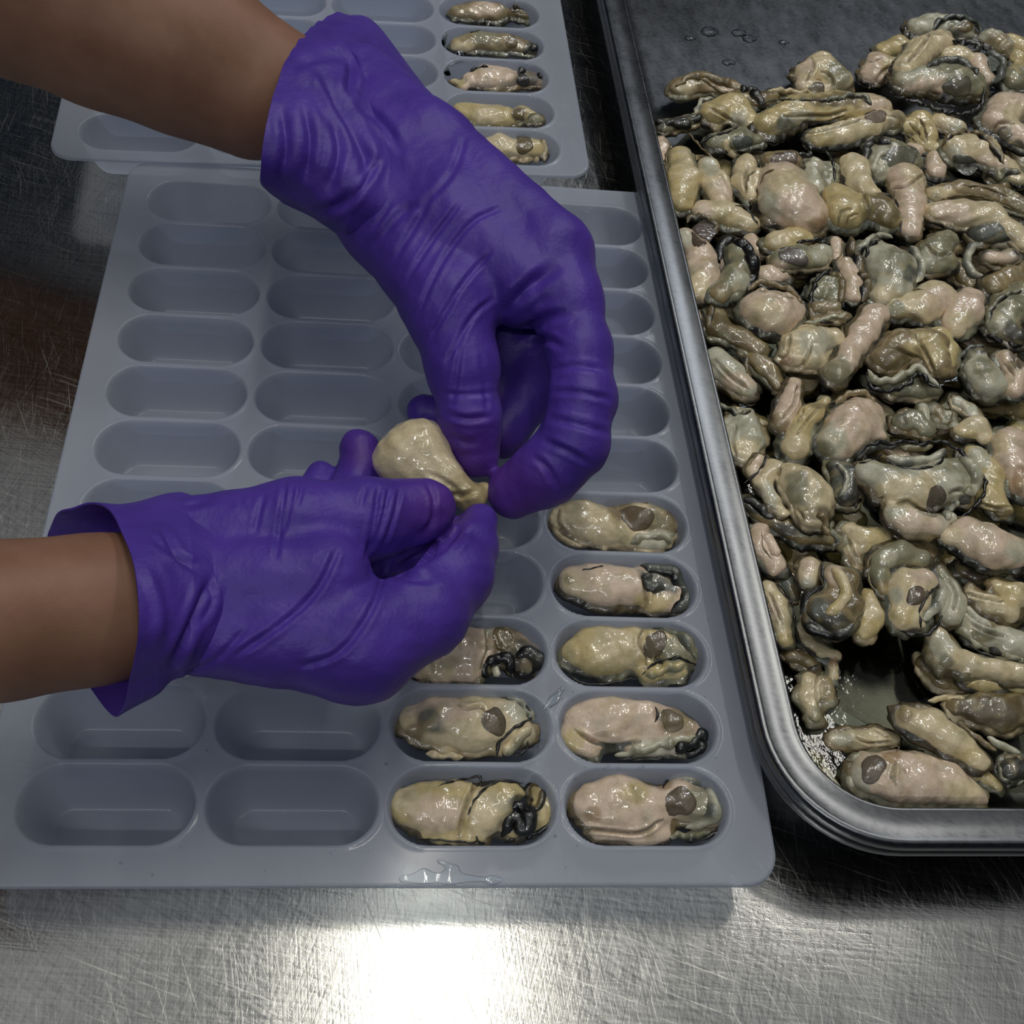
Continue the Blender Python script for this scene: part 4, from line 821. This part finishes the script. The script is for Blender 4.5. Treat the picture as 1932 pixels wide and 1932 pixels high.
o('D', 1.9, 'o', [(470, 620, 45, 560, 640, 52, 610, 700, 40)], 'dark brown crinkled oyster near the front left corner', man=[([(500, 590), (580, 600), (640, 640), (630, 700), (560, 720)], 18, 'm', 'd', .9)])
o('D', 1.9, 'c', [(585, 780, 52, 580, 880, 58, 620, 1000, 52), (690, 790, 46, 700, 880, 42)], 'pale olive oyster leaning on the left wall just behind the white shell sliver', pat=[('n', 720, 800, 60, 80), ('g', 640, 1010, 60)], fold=[[(640, 740), (630, 840), (650, 940), 9]])
o('D', 2.2, 'o', [(1510, 950, 60, 1640, 950, 90, 1780, 980, 110, 1900, 960, 100)], 'large translucent brown oyster near the front edge, at the right', pat=[('m', 1700, 980, 220, 100), ('n', 1480, 930, 50)],
  man=[([(1440, 960), (1540, 1060), (1640, 1140), (1760, 1220)], 22, 'n', 'o', .4), ([(1700, 1130), (1800, 1190), (1932, 1250)], 26, 'w', 'g', .4), ([(1330, 905), (1450, 885), (1560, 890)], 18, 'c', 'y', .5)], edge=[([(1460, 980), (1540, 1060), (1660, 1150), (1740, 1220)], 4, 'o')])
o('D', 2.6, 'c', [(1200, 1010, 78, 1330, 1050, 98, 1480, 1150, 92, 1640, 1270, 68)], 'long cream oyster in front of the large brown one', pat=[('n', 1190, 990, 60), ('y', 1560, 1240, 90, 40)], edge=[([(1190, 1130), (1330, 1190), (1500, 1260), (1620, 1330)], 4, 'o')])
o('D', 1.9, 'y', [(1480, 1260, 50, 1620, 1350, 55, 1760, 1430, 45)], 'yellowish hem-like oyster below the long cream one near the front edge', pat=[('c', 1560, 1320, 80)])
o('D', 2.3, 'd', [(1840, 1330, 72, 1900, 1320, 72)], 'dark ball-like oyster end at the right by the front edge', man=[([(1770, 1300), (1800, 1390), (1880, 1420), (1932, 1400)], 20, 'g', 'd', .5), ([(1810, 1270), (1870, 1250), (1920, 1280)], 18, 'n', 'd', .6)])
o('D', 1.6, 'c', [(750, 1150, 45, 850, 1150, 55, 1000, 1130, 58, 1110, 1140, 45)], 'crumpled cream oyster behind the large pink one at the front corner', pat=[('w', 800, 1150, 80, 40)], fold=[[(880, 1130), (960, 1170), (1100, 1160), 8], [(1000, 1090), (1080, 1130), 7]])
o('D', 2.1, 'p', [(960, 1360, 118, 1100, 1380, 138, 1280, 1390, 142, 1450, 1420, 118, 1600, 1490, 66, 1660, 1520, 40)], 'largest oyster at the front corner of the pan, pink with a big grey-brown muscle', pat=[('c', 1560, 1470, 100), ('r', 1100, 1260, 60, 40), ('w', 900, 1400, 60, 110), ('b', 1110, 1380, 16), ('r', 1200, 1340, 20)],
  man=[([(900, 1230), (840, 1300), (840, 1390), (880, 1470), (960, 1530)], 34, 'w', 'g', .35)], mus=[(985, 1330, 82, 90, 15, (.17, .135, .10))], fold=[[(1130, 1290), (1110, 1380), (1130, 1430), 12]], edge=[([(1090, 1200), (1150, 1190), (1130, 1230)], 5, 'o')])
o('D', 1.35, 'w', [(620, 1260, 34, 690, 1370, 40, 770, 1480, 40, 880, 1550, 34)], 'thin pale oyster veil submerged in the front left corner of the pan', fold=[[(650, 1280), (720, 1400), (800, 1500), 9]], pat=[('g', 650, 1300, 60)])
sh = np.array([P(x, y, z) for x, y, z in [(1552, 1328, .013), (1600, 1346, .0145), (1640, 1366, .0145), (1682, 1394, .013), (1638, 1386, .0125), (1598, 1376, .0125), (1566, 1358, .0125)]])
shb = sh - np.array([0, 0, .0011]); n_ = len(sh)
so = mesh_obj('shell_sliver', np.vstack([sh, shb]), [tuple(range(n_))[::-1], tuple(range(n_, 2 * n_))] + [(i, (i + 1) % n_, n_ + (i + 1) % n_, n_ + i) for i in range(n_)], M_SHELL, None, smooth=False)
tag(so, 'white sliver of shell at the bare spot near the front corner of the pan', 'shell')
# ------------------------------------------------------------------ person: two bare forearms in purple gloves
person = empty('person', (-.1, .25, .10))
tag(person, 'bare forearms of a worker in purple gloves squeezing an oyster over the cup tray', 'person')
def PR(t, rscale=1.0):
    """x, y, r in pixels, height in metres -> point, radius"""
    out = []
    for i in range(0, len(t), 4):
        p = P(t[i], t[i + 1], t[i + 3]); out.append((p, t[i + 2] * mpp(p) * rscale))
    return out
GC = np.array((.088, .042, .365))
def glove(name, chains, k, lines, wet, seed, label):
    def disp(X): return (waves(X, .03, seed, 5) * .0004 + waves(X, .010, seed + 1, 6) * .00018).astype(np.float32)
    V, Q = sdf_mesh([PR(c) for c in chains], .0009, k, 1.0, disp)
    V, tint = crease(V, Q, lines)
    px = toPx(V); C = np.tile(GC, (len(V), 1))
    for x, y, r in wet:
        kk = np.clip(1.3 - np.hypot(px[:, 0] - x, px[:, 1] - y) / r, 0, 1)[:, None]
        C = C * (1 - .6 * kk) + np.array((.115, .028, .25)) * .6 * kk
    o = mesh_obj(name, V, Q, M_GLOVE, person, C); o['label'] = label
    return o
# upper glove: back of the hand, thumb on the near side, first finger arched round to meet it
UP = [
    (675, 172, 84, .116, 800, 285, 92, .118, 1030, 468, 78, .118),
    (640, 330, 80, .105, 740, 420, 92, .108, 848, 575, 84, .106),
    (700, 270, 95, .115, 850, 420, 95, .116, 985, 540, 80, .112),
    (848, 575, 84, .106, 872, 690, 66, .096, 888, 790, 56, .084, 897, 855, 46, .074),
    (1040, 490, 82, .116, 1068, 570, 66, .112, 1095, 665, 58, .107, 1099, 755, 60, .100, 1084, 835, 63, .092, 1030, 892, 60, .082, 968, 930, 50, .072),
    (985, 540, 58, .090, 1010, 640, 52, .070, 1000, 740, 50, .060, 950, 820, 45, .054),
    (900, 520, 60, .080, 985, 600, 50, .066, 975, 720, 46, .056, 920, 800, 40, .050),
    (930, 520, 60, .085, 950, 640, 52, .068, 930, 740, 48, .056, 870, 790, 40, .052, 800, 776, 32, .055),
]
UPL = [
    ([(545, 130), (600, 108), (660, 115), (655, 190)], 9, .0022), ([(600, 150), (640, 200), (690, 300), (680, 350)], 11, .0026), ([(655, 190), (720, 230), (760, 290)], 9, .0016),
    ([(590, 400), (640, 385), (680, 350)], 9, .0022), ([(700, 470), (760, 400), (800, 385)], 8, .0013),
    ([(735, 500), (780, 430), (815, 365)], 6, .0010), ([(760, 540), (810, 460), (870, 380)], 5, .0009), ([(785, 600), (830, 500), (890, 420), (950, 390)], 5, .0009),
    ([(810, 640), (870, 540), (930, 470)], 5, .0008), ([(840, 690), (890, 600), (935, 560)], 5, .0008), ([(700, 440), (740, 380)], 5, .0009), ([(650, 400), (700, 330), (720, 290)], 6, .0010),
    ([(945, 600), (1000, 540), (1060, 500)], 12, .0026), ([(960, 640), (1030, 600), (1080, 590)], 9, .0018), ([(1000, 660), (1030, 640), (1070, 660)], 7, .0013),
    ([(1040, 700), (1090, 690), (1150, 700)], 6, .0010), ([(1035, 740), (1090, 740), (1158, 755)], 6, .0009), ([(1030, 790), (1090, 800), (1155, 820)], 7, .0012), ([(1020, 830), (1070, 850), (1120, 880)], 6, .0011),
    ([(1000, 860), (1030, 880), (1060, 930)], 6, .0012), ([(835, 780), (880, 790), (935, 785)], 6, .0012), ([(845, 820), (880, 835), (905, 830)], 7, .0014), ([(830, 740), (870, 745), (938, 740)], 5, .0006),
    ([(905, 660), (915, 720), (920, 780)], 5, .0007), ([(870, 640), (860, 720), (850, 770)], 5, .0007), ([(880, 250), (850, 330), (780, 400)], 6, .0007),
]
glove('glove', UP, .0065, UPL, [(895, 850, 70), (970, 930, 80)], 11, 'purple glove on the upper hand, fingers arched down to the oyster')
LO = [
    (325, 1030, 88, .103, 560, 1000, 96, .104, 690, 980, 77, .104, 803, 958, 57, .098),
    (330, 1110, 92, .105, 600, 1105, 108, .103),
    (330, 1185, 84, .100, 520, 1195, 98, .098, 680, 1215, 110, .096, 800, 1160, 82, .094),
    (800, 1160, 78, .093, 862, 1085, 67, .088, 885, 1030, 50, .082, 905, 985, 34, .076),
    (690, 1080, 50, .078, 780, 1040, 42, .076, 850, 1010, 36, .074),
    (560, 1080, 60, .075, 640, 960, 40, .062, 679, 900, 41, .058, 678, 848, 39, .062),
    (500, 1060, 50, .070, 580, 950, 34, .056, 605, 897, 28, .055),
]
LOL = [
    ([(395, 1080), (385, 1120), (345, 1210), (320, 1260)], 9, .0022), ([(395, 1085), (400, 1130), (370, 1190)], 7, .0014), ([(330, 930), (350, 950), (410, 940)], 8, .0012),
    ([(540, 905), (530, 980), (520, 1060)], 5, .0011), ([(555, 905), (545, 960), (535, 1010)], 4, .0010), ([(575, 900), (560, 960)], 4, .0008),
    ([(640, 1030), (600, 1110), (540, 1170), (440, 1240)], 6, .0011), ([(730, 1060), (700, 1150), (640, 1230), (560, 1260)], 6, .0009),
    ([(715, 915), (705, 990), (690, 1060)], 5, .0011), ([(735, 920), (722, 980), (700, 1040)], 4, .0010), ([(755, 920), (745, 970), (725, 1030)], 4, .0009), ([(690, 915), (680, 960)], 4, .0008),
    ([(800, 905), (818, 935), (815, 985), (790, 1010)], 5, .0009), ([(500, 930), (490, 960), (480, 1010)], 5, .0009), ([(450, 930), (460, 960)], 5, .0009),
    ([(735, 1075), (790, 1055), (850, 1010), (875, 975)], 12, .0042), ([(735, 1080), (770, 1090), (820, 1095)], 8, .0020), ([(850, 1050), (880, 1010), (900, 990)], 5, .0008),
    ([(280, 1010), (330, 1050), (390, 1070)], 6, .0008), ([(330, 1270), (400, 1250), (470, 1180)], 6, .0007),
]
glove('glove', LO, .0045, LOL, [(825, 955, 70), (679, 850, 40)], 23, 'purple glove on the lower hand, palm side down, thumb along the oyster')
GLS = [o_ for o_ in person.children]
# loose cuffs: open tubes
def cuff(rings, parent, seed, label, lines):
    R = []
    N_ = 220
    for ring in rings:
        pts = [P(x, y, z) for x, y, z in ring]; n = len(pts)
        e = np.array(pts); t = np.linspace(0, n, N_, endpoint=False); out = []
        for u in t:
            i = int(u); f = u - i; p0, p1, p2, p3 = e[(i - 1) % n], e[i % n], e[(i + 1) % n], e[(i + 2) % n]
            out.append(.5 * (2 * p1 + (p2 - p0) * f + (2 * p0 - 5 * p1 + 4 * p2 - p3) * f * f + (3 * p1 - p0 - 3 * p2 + p3) * f ** 3))
        R.append(np.array(out))
    # interpolate between rings
    out = []; m = len(R)
    for i in range(m - 1):
        for f in np.linspace(0, 1, 40, endpoint=False):
            p0 = R[max(i - 1, 0)]; p1 = R[i]; p2 = R[i + 1]; p3 = R[min(i + 2, m - 1)]
            out.append(.5 * (2 * p1 + (p2 - p0) * f + (2 * p0 - 5 * p1 + 4 * p2 - p3) * f * f + (3 * p1 - p0 - 3 * p2 + p3) * f ** 3))
    out.append(R[-1]); G = np.array(out)
    cen = G.mean(1, keepdims=True); fin = np.ones(len(G)); fin[-34:] = np.linspace(1, .80, 34); fin = fin[:, None, None]; G = cen + (G - cen) * fin; G = G + (G - cen) * (waves(G.reshape(-1, 3), .022, seed, 6).reshape(G.shape[:2]) * .02)[..., None]
    nr = len(G); I = np.arange(nr * N_).reshape(nr, N_); J = np.roll(I, -1, 1)
    Q = np.stack([I[:-1], J[:-1], J[1:], I[1:]], -1).reshape(-1, 4)
    V = G.reshape(-1, 3); V, _t = crease(V, Q, lines); C = np.tile(GC, (len(V), 1))
    o = mesh_obj('cuff', V, Q, M_GLOVE, parent, C)
    md = o.modifiers.new('s', 'SOLIDIFY'); md.thickness = .0009; md.offset = 0
    o['label'] = label
    return o
# lower cuff, listed top -> over the wrist -> bottom flap -> under the wrist
cuff([
    [(205, 963, .122), (240, 1030, .134), (259, 1120, .137), (262, 1200, .131), (246, 1275, .113), (222, 1352, .088), (168, 1292, .074), (120, 1200, .066), (92, 1110, .066), (88, 1022, .078), (112, 970, .098), (160, 953, .112)],
    [(255, 958, .122), (290, 1030, .132), (302, 1110, .133), (304, 1190, .128), (296, 1260, .112), (290, 1312, .093), (250, 1280, .080), (215, 1200, .072), (195, 1110, .072), (190, 1030, .082), (200, 972, .100), (225, 955, .113)],
    [(330, 936, .115), (345, 1010, .126), (350, 1090, .128), (352, 1170, .124), (342, 1240, .112), (330, 1276, .098), (315, 1240, .084), (300, 1170, .078), (295, 1090, .078), (298, 1010, .084), (305, 955, .096), (315, 938, .106)],
    [(420, 935, .112), (425, 1010, .121), (430, 1090, .122), (430, 1170, .118), (425, 1235, .108), (418, 1268, .098), (410, 1235, .088), (405, 1170, .084), (405, 1090, .084), (408, 1010, .088), (412, 955, .096), (416, 938, .104)],
], GLS[1], 5, 'loose flared cuff with an open dark mouth', LOL + [([(300, 1000), (345, 1060), (390, 1090)], 7, .0012), ([(270, 1060), (300, 1150), (290, 1230)], 10, -.0008)])
# upper cuff, listed along the mouth nearest the arm, then round behind
cuff([
    [(600, 44, .118), (548, 100, .146), (520, 165, .152), (503, 235, .150), (491, 310, .140), (498, 352, .124), (550, 388, .098), (600, 380, .078), (660, 300, .066), (700, 200, .068), (715, 100, .080), (655, 30, .100)],
    [(690, 38, .112), (640, 110, .142), (600, 190, .149), (575, 270, .146), (560, 335, .134), (560, 378, .118), (592, 408, .098), (650, 400, .082), (700, 320, .072), (740, 220, .074), (740, 120, .084), (716, 66, .098)],
    [(765, 135, .112), (725, 195, .134), (690, 265, .140), (665, 335, .137), (645, 395, .126), (640, 436, .110), (662, 440, .094), (700, 400, .082), (745, 330, .078), (780, 250, .080), (795, 180, .088), (785, 145, .100)],
    [(845, 240, .112), (820, 280, .128), (785, 340, .132), (755, 400, .130), (730, 455, .120), (722, 490, .108), (735, 490, .096), (765, 450, .088), (800, 390, .085), (835, 320, .086), (855, 265, .092), (855, 240, .102)],
], GLS[0], 9, 'loose rolled cuff bunched at the wrist', UPL + [
    ([(530, 200), (540, 270), (530, 340)], 9, .0016), ([(570, 190), (585, 260), (575, 350)], 9, .0018), ([(610, 60), (640, 80), (700, 70)], 8, -.0012), ([(620, 210), (640, 280), (620, 360)], 9, .0018), ([(560, 130), (600, 160), (640, 230)], 9, -.0012)])
def arm(chain, k, seed, label):
    def disp(X): return (waves(X, .05, seed, 5) * .0005).astype(np.float32)
    V, Q = sdf_mesh([PR(c) for c in chain], .0016, k, 1.0, disp)
    o = mesh_obj('forearm', V, Q, M_SKIN, person); o['label'] = label
    return o
arm([(-330, -250, 210, .17, 50, -45, 178, .145, 360, 90, 142, .125, 520, 165, 108, .112), (-300, -200, 190, .155, 200, 40, 150, .132, 480, 180, 118, .113)], .01, 3, 'bare forearm reaching in from the upper left')
arm([(-300, 1195, 165, .125, 0, 1172, 133, .112, 180, 1150, 124, .104, 380, 1115, 100, .101), (0, 1170, 130, .108, 330, 1128, 112, .100)], .01, 4, 'bare forearm reaching in from the left')
# the oyster they hold
def held():
    V, Q = sdf_mesh([PR((765, 862, 56, .075, 790, 850, 58, .075, 835, 905, 38, .074, 890, 940, 24, .072, 915, 925, 15, .072)), PR((748, 868, 40, .074, 800, 885, 45, .074))], .0007, .004, 1.0,
                    lambda X: (waves(X, .016, 91, 5) * .0005 + waves(X, .007, 92, 5) * .0003).astype(np.float32))
    V, t = crease(V, Q, [([(830, 930), (870, 935), (905, 925)], 5, .0012), ([(800, 890), (850, 915), (880, 950)], 5, .0008)])
    C = np.tile(col('c') * .95, (len(V), 1)); px = toPx(V)
    k_ = np.clip((px[:, 0] + px[:, 1] - 1740) / 60, 0, 1)[:, None]; C = C * (1 - k_) + col('y') * .75 * k_
    root = empty('shucked_oyster', tuple(P(780, 860, .075))); tag(root, 'plump cream oyster held between the gloved fingers above the tray', 'oyster')
    mesh_obj('body', V, Q, M_BODY, root, C)
    V, Q, C = join([tube(np.array([P(*q) for q in [(880, 905, .073), (893, 925, .073), (890, 950, .072), (905, 960, .070)]]), .0024, ('y', 'g'), .4, .6, 3), tube(np.array([P(*q) for q in [(905, 912, .072), (910, 930, .072), (900, 950, .071)]]), .0024, ('c', 'g'), .4, .6, 4)])
    mesh_obj('mantle', V, Q, M_MANTLE, root, C)
held()
# ---- oysters buried low in the pile, seen only in the gaps
def copy_oyster(src, loc, rz, sc_, label, group):
    r = src.copy(); COL.objects.link(r); zmin = min(v.co.z for ch in src.children[:2] for v in ch.data.vertices); r.location = (loc[0], loc[1], loc[2] - zmin * .8 * sc_ - .0005); r.rotation_euler = (0, 0, rz); r.scale = (sc_, sc_, .8 * sc_)
    r['label'] = label; r['group'] = group
    for ch in src.children:
        c = ch.copy(); COL.objects.link(c); c.parent = r
    return r
srcs = [o_ for o_ in bpy.data.objects if o_.get('category') == 'oyster' and o_.get('group') == 'shucked oysters in the steel pan' and len(o_.children) == 2][:9]
rg = np.random.RandomState(4)
for py in range(330, 1240, 92):
    x0 = 1262 + .21 * (py - 330)
    for px_ in np.arange(x0 + 70, 1960, 118):
        if py > 1150 and px_ < 1800: continue
        p = P(px_ + rg.uniform(-25, 25), py + rg.uniform(-20, 20), .0068)
        copy_oyster(srcs[rg.randint(len(srcs))], (p[0], p[1], .0068), rg.rand() * 6.28, .85 + .2 * rg.rand(),
                    'oyster buried under the others in the pan, only slivers showing between them', 'oysters buried low in the pile')
# ---- the pile goes on past the right edge of the photo
big = [o_ for o_ in bpy.data.objects if o_.get('group') == 'shucked oysters in the steel pan' and 3 <= len(o_.children) <= 6]
for iy, y_ in enumerate(np.arange(.06, .50, .034)):
    for ix in range(3):
        x_ = .375 + .10 * (y_ / .5) + .045 * ix + rg.uniform(-.006, .006) + (.03 if y_ > .3 else 0)
        if toPx(np.array([[x_, y_, .02]]))[0, 0] < 2010: continue
        copy_oyster(big[rg.randint(len(big))], (x_, y_ + rg.uniform(-.006, .006), .0068), rg.rand() * 6.28, 1.0, 'oyster in the part of the pile beyond the right edge of the photo', 'oysters beyond the right edge of the photo')
# ---- drops and films of water
def dome(cx, cy, cz, r, hgt, n=10, m=4):
    V = [(cx, cy, cz + hgt)]; Q = []
    for j in range(1, m + 1):
        f = j / m; z = cz + hgt * (1 - f ** 2.2)
        for i in range(n): a = 2 * math.pi * i / n; V.append((cx + r * f * math.cos(a), cy + r * f * math.sin(a), z))
    for i in range(n): Q.append((0, 1 + i, 1 + (i + 1) % n))
    for j in range(m - 1):
        for i in range(n): a = 1 + j * n + i; b = 1 + j * n + (i + 1) % n; Q.append((a, a + n, b + n, b))
    return V, Q
drops = []
for sx, ox, oy, L in ((2.4147, 700, 900, [(68, 1308, 15), (390, 1318, 8), (990, 655, 14), (920, 975, 9), (1400, 1045, 8), (1507, 1043, 10), (1520, 1000, 9), (1615, 1047, 8), (975, 1322, 8), (930, 1375, 12), (885, 1778, 12),
        (1580, 1340, 8), (1065, 1330, 16), (1082, 1315, 14), (1127, 1325, 12), (1222, 1325, 14), (1240, 1318, 14), (205, 1755, 7), (465, 1685, 7), (940, 1680, 9), (1570, 1280, 10), (1537, 650, 9), (730, 645, 5), (870, 1010, 9), (840, 1635, 16), (812, 1045, 10)]),
      (2.415, 0, 1250, [(1155, 248, 13), (1118, 338, 8), (942, 403, 14), (1758, 464, 16), (518, 540, 11), (1577, 548, 9), (1040, 600, 8), (1090, 622, 8), (950, 660, 11), (962, 735, 12), (550, 912, 14), (694, 968, 13), (823, 840, 8), (952, 908, 8), (1508, 870, 9), (290, 912, 6), (1680, 860, 8), (1208, 950, 8), (1840, 930, 8)]),
      (2.415, 0, 200, [(870, 1600, 13), (1230, 1590, 10), (1635, 1343, 13), (1265, 1322, 10), (1060, 1290, 9), (1360, 665, 12), (1805, 1080, 8)])):
    for x, y, r in L: drops.append((ox + x / sx, oy + y / sx, r / sx * .55))
V = []; Q = []
for x, y, r in drops:
    p = P(x, y, TZ)
    zz = TZ + float(tray_height(np.array([p[0]]), np.array([p[1]]))[0])
    p = P(x, y, zz + .0001); rr = r * mpp(p); v, q = dome(p[0], p[1], p[2], rr, rr * .6); o0 = len(V); V += v; Q += [tuple(i + o0 for i in f) for f in q]
dr = mesh_obj('water_droplets', V, Q, M_WATER); tag(dr, 'tiny water droplets scattered over the front cup tray', 'droplets', kind='stuff')
def film(label, chains, z, seed, name='water_puddle'):
    L = []
    for c in chains:
        L.append([(P(c[i], c[i + 1], z), c[i + 2] * mpp(P(c[i], c[i + 1], z))) for i in range(0, len(c), 3)])
    V, Q = sdf_mesh(L, .0005, .003, .14, lambda X: (waves(X, .016, seed, 6) * .00012).astype(np.float32))
    o_ = mesh_obj(name, V, Q, M_WATER); tag(o_, label, 'water'); return o_
film('water puddle along the front lip of the front cup tray', [(760, 1658, 11, 850, 1655, 13, 930, 1660, 9, 1030, 1660, 7), (830, 1625, 10, 860, 1635, 9), (800, 1650, 14)], TZ, 1)
film('small wet patch between the two columns of filled cups', [(1030, 1335, 6, 1045, 1320, 7, 1060, 1300, 6)], TZ, 2)
film('wet streak beside the third cup row of the back tray', [(838, 60, 7, 830, 110, 9, 845, 140, 7), (870, 100, 8, 850, 120, 6, 900, 108, 5), (880, 112, 6, 990, 115, 5)], BZ, 3)
# froth blobs on the bare floor of the pan
for i, (x, y, r) in enumerate([(1337, 60, 15), (1392, 62, 12), (1412, 73, 12), (1477, 80, 8), (1372, 118, 9), (1300, 72, 8)]):
    p = P(x, y, .0072); L = [[(p, r * mpp(p))], [(p + np.array([.004, .001, 0]), r * .6 * mpp(p))]]
    V, Q = sdf_mesh(L, .0007, .002, .35, lambda X: (waves(X, .005, 60 + i, 6) * .0006).astype(np.float32))
    o_ = mesh_obj('froth_blob', V, Q, M_WATER)
    tag(o_, ['froth blob on the bare pan floor, largest and furthest left pair, bigger', 'froth blob on the bare pan floor right of the biggest one', 'froth blob on the bare pan floor touching its neighbour, slightly nearer', 'small froth blob on the pan floor, furthest right',
             'small froth blob on the pan floor nearest to the oysters', 'small froth blob on the pan floor nearest the left wall'][i], 'froth')
